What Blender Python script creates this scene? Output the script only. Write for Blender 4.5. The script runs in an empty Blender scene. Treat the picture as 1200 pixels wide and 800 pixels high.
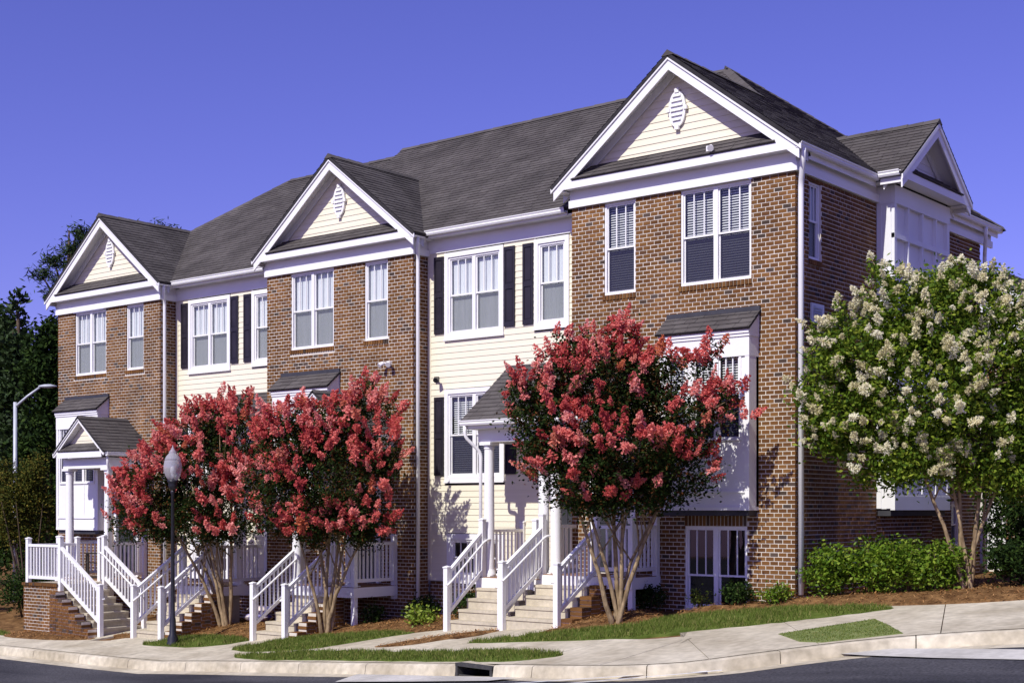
import bpy, bmesh, math, random
import numpy as np
from mathutils import Vector, Matrix
random.seed(7); RNG = np.random.default_rng(7)
SC = bpy.context.scene
COL = SC.collection

# ------------------------------------------------------------------ camera
CAM = Vector((11.37, -21.69, 1.60))
cd = bpy.data.cameras.new('camera'); co = bpy.data.objects.new('camera', cd); COL.objects.link(co)
co.location = CAM
co.rotation_euler = (math.radians(90), 0, math.radians(39.18))
cd.sensor_width = 36.0; cd.sensor_fit = 'HORIZONTAL'; cd.lens = 36.0 * 1630 / 1200
cd.shift_y = 0.165
cd.clip_start = 0.1; cd.clip_end = 2000
SC.camera = co

# ------------------------------------------------------------------ sky and sun
SUNDIR = Vector((-0.08, 1.0, -0.97)).normalized()          # the way the light travels
W = bpy.data.worlds.new('World'); SC.world = W; W.use_nodes = True
nt = W.node_tree; nt.nodes.clear()
sky = nt.nodes.new('ShaderNodeTexSky'); sky.sky_type = 'NISHITA'; sky.sun_disc = False
sky.sun_elevation = math.asin(-SUNDIR.z)
sky.sun_rotation = math.atan2(-SUNDIR.x, -SUNDIR.y)
sky.air_density = 1.0; sky.dust_density = 0.5; sky.ozone_density = 2.0
mx = nt.nodes.new('ShaderNodeMix'); mx.data_type = 'RGBA'; mx.blend_type = 'MULTIPLY'
mx.inputs[0].default_value = 1.0
mx.inputs[7].default_value = (0.83, 0.63, 1.50, 1)
bg = nt.nodes.new('ShaderNodeBackground'); bg.inputs[1].default_value = 0.095
wo = nt.nodes.new('ShaderNodeOutputWorld')
nt.links.new(sky.outputs[0], mx.inputs[6]); nt.links.new(mx.outputs[2], bg.inputs[0]); nt.links.new(bg.outputs[0], wo.inputs[0])
sl = bpy.data.lights.new('sun', 'SUN'); so = bpy.data.objects.new('sun', sl); COL.objects.link(so)
sl.energy = 5.0; sl.angle = math.radians(0.5); sl.color = (1.0, 0.97, 0.90)
so.rotation_euler = SUNDIR.to_track_quat('-Z', 'Y').to_euler()
SC.view_settings.view_transform = 'Standard'; SC.view_settings.look = 'None'
SC.view_settings.gamma = 1.0; SC.view_settings.use_curve_mapping = False
SC.view_settings.exposure = 0.0

# ------------------------------------------------------------------ materials
def N(t, k, **kw):
    n = t.nodes.new(k)
    for a, v in kw.items(): setattr(n, a, v)
    return n
def base_mat(name, rough=0.6, spec=0.3):
    m = bpy.data.materials.new(name); m.use_nodes = True
    t = m.node_tree; p = t.nodes['Principled BSDF']
    p.inputs['Roughness'].default_value = rough
    p.inputs['Specular IOR Level'].default_value = spec
    return m, t, p
def noise_mat(name, c0, c1, scale=8.0, rough=0.6, spec=0.3, bump=0.0, bscale=None, detail=6, stretch=None, metallic=0.0, grain=0.0, gscale=45):
    m, t, p = base_mat(name, rough, spec)
    tc = N(t, 'ShaderNodeTexCoord'); mp = N(t, 'ShaderNodeMapping')
    if stretch: mp.inputs['Scale'].default_value = stretch
    t.links.new(tc.outputs['Object'], mp.inputs[0])
    nz = N(t, 'ShaderNodeTexNoise'); nz.inputs['Scale'].default_value = scale; nz.inputs['Detail'].default_value = detail
    t.links.new(mp.outputs[0], nz.inputs['Vector'])
    r = N(t, 'ShaderNodeValToRGB'); r.color_ramp.elements[0].position = .32; r.color_ramp.elements[1].position = .68
    r.color_ramp.elements[0].color = (*c0, 1); r.color_ramp.elements[1].color = (*c1, 1)
    t.links.new(nz.outputs[0], r.inputs[0]); src = r.outputs[0]
    if grain:
        g = N(t, 'ShaderNodeTexNoise'); g.inputs['Scale'].default_value = gscale; g.inputs['Detail'].default_value = 5; t.links.new(tc.outputs['Object'], g.inputs['Vector'])
        mr = N(t, 'ShaderNodeMapRange'); mr.inputs['From Min'].default_value = .3; mr.inputs['From Max'].default_value = .7; mr.inputs['To Min'].default_value = 1 - grain; mr.inputs['To Max'].default_value = 1 + grain
        mm = N(t, 'ShaderNodeMix', data_type='RGBA', blend_type='MULTIPLY'); mm.inputs[0].default_value = 1
        t.links.new(g.outputs[0], mr.inputs[0]); t.links.new(src, mm.inputs[6]); t.links.new(mr.outputs[0], mm.inputs[7]); src = mm.outputs[2]
    t.links.new(src, p.inputs['Base Color'])
    p.inputs['Metallic'].default_value = metallic
    if bump:
        n2 = N(t, 'ShaderNodeTexNoise'); n2.inputs['Scale'].default_value = bscale or scale * 6; n2.inputs['Detail'].default_value = 4
        t.links.new(mp.outputs[0], n2.inputs['Vector'])
        b = N(t, 'ShaderNodeBump'); b.inputs['Strength'].default_value = bump; b.inputs['Distance'].default_value = 0.02
        t.links.new(n2.outputs[0], b.inputs['Height']); t.links.new(b.outputs[0], p.inputs['Normal'])
    return m
def island_mat(name, stops, rough=0.7, spec=0.2, transl=0.0, bump=0.0, bscale=60, fine=0.0):
    """colour picked per piece (mesh island or object)"""
    m, t, p = base_mat(name, rough, spec)
    g = N(t, 'ShaderNodeNewGeometry'); o = N(t, 'ShaderNodeObjectInfo')
    a = N(t, 'ShaderNodeMath', operation='ADD'); f = N(t, 'ShaderNodeMath', operation='FRACT')
    t.links.new(g.outputs['Random Per Island'], a.inputs[0]); t.links.new(o.outputs['Random'], a.inputs[1]); t.links.new(a.outputs[0], f.inputs[0])
    r = N(t, 'ShaderNodeValToRGB'); e = r.color_ramp.elements
    while len(e) < len(stops): e.new(0.5)
    for k, (ps, c) in enumerate(stops): e[k].position = ps; e[k].color = (*c, 1)
    t.links.new(f.outputs[0], r.inputs[0])
    src = r.outputs[0]
    if fine:
        tc = N(t, 'ShaderNodeTexCoord'); nz = N(t, 'ShaderNodeTexNoise'); nz.inputs['Scale'].default_value = 1.1; nz.inputs['Detail'].default_value = 9
        t.links.new(tc.outputs['Object'], nz.inputs['Vector'])
        mr = N(t, 'ShaderNodeMapRange'); mr.inputs['From Min'].default_value = .3; mr.inputs['From Max'].default_value = .7
        mr.inputs['To Min'].default_value = 1 - fine; mr.inputs['To Max'].default_value = 1 + fine
        t.links.new(nz.outputs[0], mr.inputs[0])
        mm = N(t, 'ShaderNodeMix', data_type='RGBA', blend_type='MULTIPLY'); mm.inputs[0].default_value = 1
        t.links.new(src, mm.inputs[6]); t.links.new(mr.outputs[0], mm.inputs[7]); src = mm.outputs[2]
    t.links.new(src, p.inputs['Base Color'])
    if bump:
        tc = N(t, 'ShaderNodeTexCoord'); nz = N(t, 'ShaderNodeTexNoise'); nz.inputs['Scale'].default_value = bscale
        t.links.new(tc.outputs['Object'], nz.inputs['Vector'])
        b = N(t, 'ShaderNodeBump'); b.inputs['Strength'].default_value = bump; b.inputs['Distance'].default_value = 0.01
        t.links.new(nz.outputs[0], b.inputs['Height']); t.links.new(b.outputs[0], p.inputs['Normal'])
    if transl:
        tr = N(t, 'ShaderNodeBsdfTranslucent'); t.links.new(src, tr.inputs[0])
        ms = N(t, 'ShaderNodeMixShader'); ms.inputs[0].default_value = transl
        out = t.nodes['Material Output']
        t.links.new(p.outputs[0], ms.inputs[1]); t.links.new(tr.outputs[0], ms.inputs[2]); t.links.new(ms.outputs[0], out.inputs[0])
    return m
def glass_mat(name, refl=0.10, tint=(.93, .95, .97)):
    m = bpy.data.materials.new(name); m.use_nodes = True; t = m.node_tree; t.nodes.clear()
    tr = N(t, 'ShaderNodeBsdfTransparent'); tr.inputs[0].default_value = (*tint, 1)
    gl = N(t, 'ShaderNodeBsdfGlossy'); gl.inputs['Roughness'].default_value = 0.02
    lw = N(t, 'ShaderNodeLayerWeight'); lw.inputs[0].default_value = 0.25
    ad = N(t, 'ShaderNodeMath', operation='MULTIPLY_ADD'); ad.inputs[1].default_value = 0.55; ad.inputs[2].default_value = refl
    ms = N(t, 'ShaderNodeMixShader'); o = N(t, 'ShaderNodeOutputMaterial')
    t.links.new(lw.outputs['Fresnel'], ad.inputs[0]); t.links.new(ad.outputs[0], ms.inputs[0])
    t.links.new(tr.outputs[0], ms.inputs[1]); t.links.new(gl.outputs[0], ms.inputs[2]); t.links.new(ms.outputs[0], o.inputs[0])
    return m
def screen_mat(name, fac=.45, c=(.13, .14, .145)):
    m = bpy.data.materials.new(name); m.use_nodes = True; t = m.node_tree; t.nodes.clear()
    tr = N(t, 'ShaderNodeBsdfTransparent'); df = N(t, 'ShaderNodeBsdfDiffuse'); df.inputs[0].default_value = (*c, 1)
    ms = N(t, 'ShaderNodeMixShader'); ms.inputs[0].default_value = fac; o = N(t, 'ShaderNodeOutputMaterial')
    t.links.new(tr.outputs[0], ms.inputs[1]); t.links.new(df.outputs[0], ms.inputs[2]); t.links.new(ms.outputs[0], o.inputs[0])
    return m

M = {}
BRK = [(0, (.130, .059, .021)), (.25, (.172, .082, .027)), (.5, (.110, .050, .019)), (.72, (.20, .098, .033)), (.9, (.150, .066, .024)), (.95, (.060, .043, .032)), (1, (.090, .062, .046))]
M['brick'] = island_mat('brick', BRK, .85, .1, bump=.25, fine=.30)
M['mortar'] = noise_mat('mortar', (.52, .475, .40), (.70, .64, .55), 1.3, .9, .1, bump=.3)
M['white'] = noise_mat('white_paint', (.76, .75, .74), (.82, .81, .80), 1.2, .45, .3)
M['trim'] = noise_mat('trim_white', (.72, .72, .72), (.80, .80, .80), 1.0, .5, .3)
M['cream'] = noise_mat('cream_siding', (.74, .685, .525), (.79, .735, .575), 1.1, .6, .2, bump=.06, stretch=(.3, 4, 14))
M['shingle'] = island_mat('shingle', [(0, (.076, .067, .063)), (.35, (.086, .077, .072)), (.7, (.098, .088, .082)), (1, (.080, .071, .067))], .9, .15, bump=.5, bscale=90, fine=.25)
M['roofdeck'] = noise_mat('roof_felt', (.03, .028, .03), (.045, .042, .045), 5, .9, .1)
M['flashing'] = noise_mat('flashing', (.03, .03, .036), (.05, .05, .058), 4, .55, .4)
M['glass'] = glass_mat('glass', .06)
M['blind'] = noise_mat('blind_slat', (.60, .60, .58), (.66, .66, .64), 3, .55)
M['curtain'] = noise_mat('curtain', (.66, .68, .66), (.78, .79, .77), 2, .8, stretch=(9, 9, .4))
M['screen'] = screen_mat('insect_screen')
M['screen_dark'] = screen_mat('dark_insect_screen', .72, (.035, .035, .065))
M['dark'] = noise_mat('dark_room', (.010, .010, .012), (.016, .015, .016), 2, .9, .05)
M['shutter'] = noise_mat('shutter_paint', (.016, .013, .020), (.024, .020, .028), 3, .45, .35)
M['step'] = noise_mat('cast_concrete', (.42, .37, .275), (.57, .51, .39), 1.6, .85, .1, bump=.15, detail=9, grain=.10, gscale=14)
M['paving'] = noise_mat('paving_concrete', (.36, .315, .225), (.56, .51, .39), .8, .9, .1, bump=.2, detail=9, grain=.16, gscale=7)
M['kerb'] = noise_mat('kerb_concrete', (.40, .35, .25), (.60, .545, .42), 1.0, .9, .1, bump=.25, detail=9, grain=.16, gscale=8)
M['newconc'] = noise_mat('pale_concrete', (.40, .385, .34), (.56, .54, .49), 1.0, .9, .05, bump=.2, detail=9, grain=.12, gscale=9)
M['asphalt'] = noise_mat('asphalt', (.034, .034, .041), (.086, .084, .092), .8, .85, .08, bump=.8, bscale=55, stretch=(.35, 1.2, 1), detail=9, grain=.45, gscale=28)
M['roadpaint'] = noise_mat('road_paint', (.55, .55, .53), (.75, .75, .73), 5, .7)
M['soil'] = noise_mat('pine_straw', (.085, .042, .017), (.24, .135, .055), 5, .95, .05, bump=.9, bscale=40, detail=9, grain=.35, gscale=30)
M['straw'] = island_mat('straw_bit', [(0, (.16, .065, .02)), (.5, (.33, .165, .06)), (1, (.42, .24, .10))], .9, .05)
M['grassbase'] = noise_mat('turf', (.060, .090, .014), (.11, .145, .030), 5, .95, .05, bump=.6, detail=8)
M['blade'] = island_mat('grass_blade', [(0, (.075, .115, .014)), (.5, (.125, .175, .030)), (.85, (.20, .23, .05)), (1, (.34, .29, .11))], .7, .1, transl=.3)
M['mat_turf'] = noise_mat('dry_turf', (.13, .17, .05), (.20, .23, .085), 4, .95, .05, bump=.5)
M['bark'] = noise_mat('crape_bark', (.17, .115, .065), (.40, .295, .17), 3, .8, .08, bump=.4, stretch=(6, 6, .8), detail=9, grain=.25, gscale=12)
M['darkbark'] = noise_mat('dark_bark', (.07, .048, .032), (.13, .095, .065), 5, .9, .1, bump=.5, stretch=(6, 6, 1))
M['leaf_red'] = island_mat('crape_leaf', [(0, (.012, .024, .006)), (.55, (.022, .042, .009)), (.80, (.036, .045, .010)), (.90, (.075, .028, .010)), (1, (.12, .045, .014))], .75, .06, transl=.15)
M['leaf_white'] = island_mat('fresh_leaf', [(0, (.040, .085, .008)), (.6, (.12, .195, .016)), (1, (.30, .36, .04))], .6, .12, transl=.35)
M['leaf_hedge'] = island_mat('hedge_leaf', [(0, (.055, .115, .008)), (.6, (.14, .24, .018)), (1, (.28, .36, .04))], .5, .18, transl=.35)
M['leaf_lime'] = island_mat('lime_leaf', [(0, (.12, .20, .02)), (.6, (.22, .30, .03)), (1, (.33, .38, .05))], .5, .3, transl=.3)
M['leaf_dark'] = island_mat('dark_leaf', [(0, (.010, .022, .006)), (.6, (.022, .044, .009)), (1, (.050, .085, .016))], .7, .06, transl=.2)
M['leaf_olive'] = island_mat('olive_leaf', [(0, (.030, .045, .008)), (.6, (.075, .085, .015)), (1, (.22, .17, .03))], .7, .06, transl=.25)
M['needle'] = island_mat('pine_needle', [(0, (.014, .030, .008)), (1, (.040, .070, .018))], .6, .2, transl=.1)
M['red'] = island_mat('coral_petal', [(0, (.45, .07, .07)), (.3, (.68, .14, .12)), (.65, (.80, .24, .20)), (.9, (.86, .38, .33)), (1, (.60, .17, .07))], .7, .1, transl=.35)
M['cream_petal'] = island_mat('cream_petal', [(0, (.68, .63, .36)), (.5, (.85, .80, .55)), (1, (.90, .87, .68))], .7, .05, transl=.42)
M['blackmetal'] = noise_mat('black_metal', (.012, .012, .016), (.020, .020, .026), 5, .4, .5)
M['iron'] = noise_mat('cast_iron', (.03, .03, .032), (.06, .058, .056), 9, .7, .3, bump=.3)
M['steel'] = noise_mat('galvanised', (.42, .44, .48), (.52, .54, .58), 3, .45, .5)
M['globe'] = glass_mat('globe_glass', .12, (.80, .80, .84))
_t = M['globe'].node_tree; _o = [n for n in _t.nodes if n.type == 'OUTPUT_MATERIAL'][0]; _s = _o.inputs[0].links[0].from_socket
_d = N(_t, 'ShaderNodeBsdfDiffuse'); _d.inputs[0].default_value = (.86, .83, .84, 1); _m = N(_t, 'ShaderNodeMixShader'); _m.inputs[0].default_value = .30
_t.links.new(_s, _m.inputs[1]); _t.links.new(_d.outputs[0], _m.inputs[2]); _t.links.new(_m.outputs[0], _o.inputs[0])
M['wood'] = noise_mat('deck_board', (.22, .12, .07), (.32, .19, .11), 3, .8, .1, bump=.2, stretch=(1, 8, 1))
M['chair'] = noise_mat('chair_wood', (.035, .028, .024), (.06, .048, .04), 4, .6)
M['door'] = noise_mat('door_paint', (.03, .03, .035), (.045, .045, .05), 3, .4, .4)
M['bagprint'] = island_mat('bag_print', [(0, (.05, .05, .35)), (.4, (.06, .06, .45)), (.45, (.75, .72, .66)), (1, (.62, .45, .35))], .4, .4)

# ------------------------------------------------------------------ mesh helpers
def Mw(u, d, z): return (u, d, z)
def front(Yw): return lambda u, d, z: (u, Yw - d, z)
def endw(Xw): return lambda u, d, z: (Xw + d, u, z)
def wpos(o):
    p = Vector((0, 0, 0))
    while o is not None: p += o.location; o = o.parent
    return p
class MB:
    def __init__(s): s.v = []; s.f = []
    def add(s, vs, fs):
        k = len(s.v); s.v += [tuple(x) for x in vs]; s.f += [tuple(i + k for i in f) for f in fs]; return s
    def box(s, mp, u0, u1, d0, d1, z0, z1, back=True):
        c = [mp(u, d, z) for u, d, z in ((u0, d0, z0), (u1, d0, z0), (u1, d1, z0), (u0, d1, z0), (u0, d0, z1), (u1, d0, z1), (u1, d1, z1), (u0, d1, z1))]
        fs = [(0, 3, 2, 1), (4, 5, 6, 7), (1, 2, 6, 5), (2, 3, 7, 6), (3, 0, 4, 7)]
        if back: fs.append((0, 1, 5, 4))
        return s.add(c, fs)
    def quad(s, *p): return s.add(p, [tuple(range(len(p)))])
    def prism(s, pts, off):
        """polygon (3D points) extruded by a vector"""
        n = len(pts); o = Vector(off)
        vs = list(pts) + [tuple(Vector(p) + o) for p in pts]
        fs = [tuple(range(n)), tuple(range(2 * n - 1, n - 1, -1))] + [(i, (i + 1) % n, n + (i + 1) % n, n + i) for i in range(n)]
        return s.add(vs, fs)
    def bar(s, a, b, w, h, up=(0, 0, 1)):
        a = Vector(a); b = Vector(b); t = (b - a).normalized(); u = t.cross(Vector(up))
        if u.length < 1e-4: u = t.cross(Vector((1, 0, 0)))
        u.normalize(); n = u.cross(t)
        vs = [p + u * (w / 2 * i) + n * (h / 2 * j) for p in (a, b) for i, j in ((-1, -1), (1, -1), (1, 1), (-1, 1))]
        return s.add(vs, [(0, 1, 2, 3), (7, 6, 5, 4), (0, 4, 5, 1), (1, 5, 6, 2), (2, 6, 7, 3), (3, 7, 4, 0)])
    def tube(s, pts, rad, n=8, cap=True):
        pts = [Vector(p) for p in pts]
        if not hasattr(rad, '__len__'): rad = [rad] * len(pts)
        k = len(s.v); prev = None
        for i, p in enumerate(pts):
            t = (pts[min(i + 1, len(pts) - 1)] - pts[max(i - 1, 0)]).normalized()
            if prev is None:
                u = t.cross(Vector((0.31, 0.77, 0.55)));  u.normalize()
            else:
                u = prev - t * prev.dot(t); u.normalize()
            prev = u; w = t.cross(u)
            for j in range(n):
                a = 2 * math.pi * j / n
                s.v.append(tuple(p + (u * math.cos(a) + w * math.sin(a)) * rad[i]))
        for i in range(len(pts) - 1):
            for j in range(n):
                a = k + i * n + j; b = k + i * n + (j + 1) % n
                s.f.append((a, b, b + n, a + n))
        if cap:
            s.f.append(tuple(k + j for j in range(n - 1, -1, -1))); s.f.append(tuple(k + (len(pts) - 1) * n + j for j in range(n)))
        return s
    def lathe(s, c, prof, n=16):
        """profile of (r, z) about a vertical axis at c"""
        k = len(s.v); c = Vector(c)
        for r, z in prof:
            for j in range(n):
                a = 2 * math.pi * j / n; s.v.append((c.x + r * math.cos(a), c.y + r * math.sin(a), c.z + z))
        for i in range(len(prof) - 1):
            for j in range(n):
                a = k + i * n + j; b = k + i * n + (j + 1) % n; s.f.append((a, b, b + n, a + n))
        s.f.append(tuple(k + j for j in range(n - 1, -1, -1))); s.f.append(tuple(k + (len(prof) - 1) * n + j for j in range(n)))
        return s
    def build(s, name, mat, parent=None, kind=None, smooth=False, label=None):
        me = bpy.data.meshes.new(name)
        o = Vector((0, 0, 0)) if parent is None else wpos(parent)
        me.from_pydata([(x - o.x, y - o.y, z - o.z) for x, y, z in s.v], [], s.f)
        if smooth:
            me.polygons.foreach_set('use_smooth', [True] * len(me.polygons))
        me.materials.append(mat)
        ob = bpy.data.objects.new(name, me); COL.objects.link(ob)
        if parent is not None: ob.parent = parent
        if kind: ob['kind'] = kind
        if label: ob['label'] = label
        return ob
def thing(name, label, cat, loc=(0, 0, 0), group=None):
    o = bpy.data.objects.new(name, None); COL.objects.link(o); o.location = loc; o.empty_display_size = .2
    o['label'] = label; o['category'] = cat
    if group: o['group'] = group
    return o
def tag(o, label, cat, group=None):
    o['label'] = label; o['category'] = cat
    if group: o['group'] = group
    return o
def mesh_np(name, V, F, mat, parent=None, kind=None, origin=None):
    """fast mesh of quads or triangles from numpy arrays"""
    me = bpy.data.meshes.new(name)
    if origin is not None: V = V - np.array(origin)
    elif parent is not None: V = V - np.array(wpos(parent))
    k = F.shape[1]
    me.vertices.add(len(V)); me.vertices.foreach_set('co', V.astype(np.float32).ravel())
    me.loops.add(F.size); me.loops.foreach_set('vertex_index', F.astype(np.int32).ravel())
    me.polygons.add(len(F)); me.polygons.foreach_set('loop_start', np.arange(0, F.size, k, dtype=np.int32))
    me.update(calc_edges=True)
    me.materials.append(mat)
    ob = bpy.data.objects.new(name, me); COL.objects.link(ob)
    if parent is not None: ob.parent = parent
    if kind: ob['kind'] = kind
    return ob

# ------------------------------------------------------------------ terrain, kerb line
ZX = [(-120, -2.3), (-25, -1.2), (-17, -1.02), (-11.5, -.92), (0, 0), (5, .36), (12, .7), (80, 2.4)]
ZY = [(-90, -.62), (-7, -.62), (-5.5, -.55), (0, 0), (12, .35), (120, 1.6)]
def terr(X, Y):
    return np.interp(X, [a for a, b in ZX], [b for a, b in ZX]) + np.interp(Y, [a for a, b in ZY], [b for a, b in ZY])
KP = [(-120, -2.5), (-40, -3.4), (-25, -4.05), (-17.9, -4.4), (-13.8, -4.6), (-11, -4.68), (-8.4, -4.88), (-5.87, -5.14), (-3.2, -5.4), (-1.5, -5.64), (-.3, -5.80), (.55, -5.80),
      (1.25, -5.5), (1.95, -4.85), (2.6, -4.25), (3.4, -3.72), (4.3, -3.36), (5.3, -3.06), (6.6, -2.3), (7.7, -.7), (8.4, 2.2), (8.8, 8), (9, 30), (9.2, 110)]
def catmull(P, step):
    P = [np.array(p, float) for p in P]; out = []
    for i in range(len(P) - 1):
        p0 = P[max(i - 1, 0)]; p1 = P[i]; p2 = P[i + 1]; p3 = P[min(i + 2, len(P) - 1)]
        L = np.linalg.norm(p2 - p1); n = max(1, int(L / step)) if L < 6 else 4
        for k in range(n):
            t = k / n
            h = p1 + .5 * t * (p2 - p0) + t * t * (p0 - 2.5 * p1 + 2 * p2 - .5 * p3) + t ** 3 * (-.5 * p0 + 1.5 * p1 - 1.5 * p2 + .5 * p3) if L < 6 else p1 + (p2 - p1) * t
            out.append(h)
    out.append(P[-1]); return np.array(out)
K = catmull(KP, .25)
KT = np.gradient(K, axis=0); KT /= np.linalg.norm(KT, axis=1)[:, None]
for _ in range(3):
    KT[1:-1] = (KT[:-2] + KT[1:-1] * 2 + KT[2:]); KT /= np.linalg.norm(KT, axis=1)[:, None]
KN = np.stack([KT[:, 1], -KT[:, 0]], 1)            # towards the road
KS = np.concatenate([[0], np.cumsum(np.linalg.norm(np.diff(K, axis=0), axis=1))])
def kd(P):
    """signed distance to the kerb line, positive on the road side"""
    best = np.full(len(P), 1e9); sg = np.zeros(len(P))
    for i in range(len(K) - 1):
        a = K[i]; b = K[i + 1]; ab = b - a
        t = np.clip(((P - a) @ ab) / (ab @ ab), 0, 1); q = a + t[:, None] * ab
        dd = P - q; d = np.hypot(dd[:, 0], dd[:, 1]); m = d < best
        side = dd @ np.array([ab[1], -ab[0]])
        sg[m] = np.sign(side[m]); best[m] = d[m]
    return best * np.where(sg == 0, 1, sg)
gx = np.unique(np.concatenate([np.linspace(-120, -24, 20), np.arange(-24, 10, .3), np.linspace(10, 80, 15)]))
gy = np.unique(np.concatenate([np.linspace(-90, -8, 14), np.arange(-8, 4, .3), np.linspace(4, 120, 24)]))
GX, GY = np.meshgrid(gx, gy, indexing='ij')
P2 = np.stack([GX.ravel(), GY.ravel()], 1); D2 = kd(P2)
Z2 = terr(P2[:, 0], P2[:, 1]) - .03 + RNG.normal(0, .008, len(P2))
Z2 = np.where(D2 > -.45, Z2 - .5, Z2)
nx, ny = GX.shape; ii, jj = np.meshgrid(np.arange(nx - 1), np.arange(ny - 1), indexing='ij')
q0 = (ii * ny + jj).ravel(); Fg = np.stack([q0, q0 + ny, q0 + ny + 1, q0 + 1], 1)
go = mesh_np('ground', np.column_stack([P2, Z2]), Fg, M['soil']); go['kind'] = 'structure'

def strip(name, offs, dz, mat, rng=None, kind='structure', crown=False, parent=None):
    V = []; idx = range(len(K)) if rng is None else rng
    for i in idx:
        for o, z in zip(offs, dz):
            p = K[i] + KN[i] * o; b = K[i] if o > 8 else p
            V.append((p[0], p[1], float(terr(b[0], b[1])) + z))
    n = len(offs); m = len(list(idx))
    F = [(i * n + j, (i + 1) * n + j, (i + 1) * n + j + 1, i * n + j + 1) for i in range(m - 1) for j in range(n - 1)]
    mb = MB(); mb.v = V; mb.f = F
    o = mb.build(name, mat, parent, kind)
    return o
strip('road', [.52, 1.2, 2.5, 5, 8, 14, 26, 60], [-.150, -.145, -.12, -.10, -.10, -.10, -.10, -.10], M['asphalt'])
strip('gutter_pan', [.13, .56], [-.165, -.146], M['kerb'])
# kerb of cast lengths with open joints
kr = bpy.data.objects.new('kerb', None); COL.objects.link(kr); kr['kind'] = 'structure'
INLET = (-2.98, -1.90)
def kerb_piece(i0, i1, gap=.007):
    mb = MB(); prof = [(-.005, -.5), (-.005, 0), (.10, .004), (.14, -.012), (.165, -.16), (.17, -.5)]
    n = len(prof)
    idx = list(range(i0, i1 + 1))
    for q, i in enumerate(idx):
        s = 0
        if q == 0: s = gap
        if q == len(idx) - 1: s = -gap
        for o, z in prof:
            p = K[i] + KN[i] * o + KT[i] * s
            mb.v.append((p[0], p[1], float(terr(p[0], p[1])) + z))
    for q in range(len(idx) - 1):
        for j in range(n - 1): mb.f.append((q * n + j, (q + 1) * n + j, (q + 1) * n + j + 1, q * n + j + 1))
    mb.f.append(tuple(range(n))); mb.f.append(tuple((len(idx) - 1) * n + j for j in range(n - 1, -1, -1)))
    return mb.build('kerb_stone', M['kerb'], kr)
a0 = 0; brk = [0]
last = KS[0]
for i in range(len(K)):
    x = K[i][0]
    near = -19 < x < 8
    L = 1.75 if near else 30
    if KS[i] - last > L: brk.append(i); last = KS[i]
iin0 = int(np.argmin(np.hypot(K[:, 0] - INLET[0], K[:, 1] + 5.42))); iin1 = int(np.argmin(np.hypot(K[:, 0] - INLET[1], K[:, 1] + 5.55)))
brk = sorted(set([b for b in brk if not (iin0 - 3 < b < iin1 + 3)] + [iin0, iin1, len(K) - 1]))
for a, b in zip(brk[:-1], brk[1:]):
    if (a, b) == (iin0, iin1): continue
    kerb_piece(a, b)

# paving slabs behind the kerb
pv = bpy.data.objects.new('sidewalk', None); COL.objects.link(pv); pv['kind'] = 'structure'
PW = lambda x: float(np.interp(x, [-30, -17.5, -15.4, -14.6, -10, -1, 1.2, 2.6, 4.2, 6, 9], [.9, .9, 1.25, 2.15, 2.3, 2.2, 3.2, 3.4, 3.6, 3.0, 2.0]))
def slab(i0, i1):
    mb = MB(); idx = list(range(i0, i1 + 1)); n = 6
    for q, i in enumerate(idx):
        s = .007 if q == 0 else (-.007 if q == len(idx) - 1 else 0)
        w = PW(K[i][0])
        for j in range(n):
            o = -.012 - (w - .012) * j / (n - 1)
            p = K[i] + KN[i] * o + KT[i] * s
            mb.v.append((p[0], p[1], float(terr(p[0], p[1])) + .006))
        p = K[i] + KN[i] * (-w) + KT[i] * s; mb.v.append((p[0], p[1], float(terr(p[0], p[1])) - .5))
    n += 1
    for q in range(len(idx) - 1):
        for j in range(n - 1): mb.f.append((q * n + j, (q + 1) * n + j, (q + 1) * n + j + 1, q * n + j + 1))
    z0 = len(mb.v)
    for q in (0, len(idx) - 1):
        row = [q * n + j for j in range(n - 1)]
        low = []
        for r in row:
            v = mb.v[r]; mb.v.append((v[0], v[1], v[2] - .2)); low.append(len(mb.v) - 1)
        for j in range(len(row) - 1): mb.f.append((row[j], row[j + 1], low[j + 1], low[j]))
    return mb.build('paving_slab', M['paving'], pv)
sb = [0]; last = KS[0]
for i in range(len(K)):
    L = 1.5 if -20 < K[i][0] < 9 and K[i][1] < 3 else 25
    if KS[i] - last > L: sb.append(i); last = KS[i]
sb.append(len(K) - 1)
for a, b in zip(sb[:-1], sb[1:]): slab(a, b)

def flat_poly(name, pts, dz, mat, kind, parent=None, skirt=.1, sub=.25):
    """a sheet draped over the terrain with a short skirt"""
    from mathutils.geometry import delaunay_2d_cdt
    P = []
    for a, b in zip(pts, pts[1:] + pts[:1]):
        n = max(1, int(math.dist(a, b) / sub)); P += [(a[0] + (b[0] - a[0]) * k / n, a[1] + (b[1] - a[1]) * k / n) for k in range(n)]
    nb = len(P); xs = [p[0] for p in P]; ys = [p[1] for p in P]
    ins = [(x, y) for x in np.arange(min(xs), max(xs), sub * 1.3) for y in np.arange(min(ys), max(ys), sub * 1.3) if inside(P, x, y)]
    vs, es, fs, *_ = delaunay_2d_cdt([Vector(p) for p in P + ins], [], [list(range(nb))], 1, 1e-5)
    mb = MB()
    for v in vs: mb.v.append((v.x, v.y, float(terr(v.x, v.y)) + dz(v.x, v.y) if callable(dz) else float(terr(v.x, v.y)) + dz))
    mb.f = [tuple(f) for f in fs]
    k = len(mb.v)
    for i in range(nb):
        x, y = P[i]; mb.v.append((x, y, float(terr(x, y)) - skirt)); mb.v.append((x, y, float(terr(x, y)) + (dz(x, y) if callable(dz) else dz)))
    for i in range(nb):
        j = (i + 1) % nb; mb.f.append((k + 2 * i, k + 2 * j, k + 2 * j + 1, k + 2 * i + 1))
    return mb.build(name, mat, parent, kind)
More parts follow.
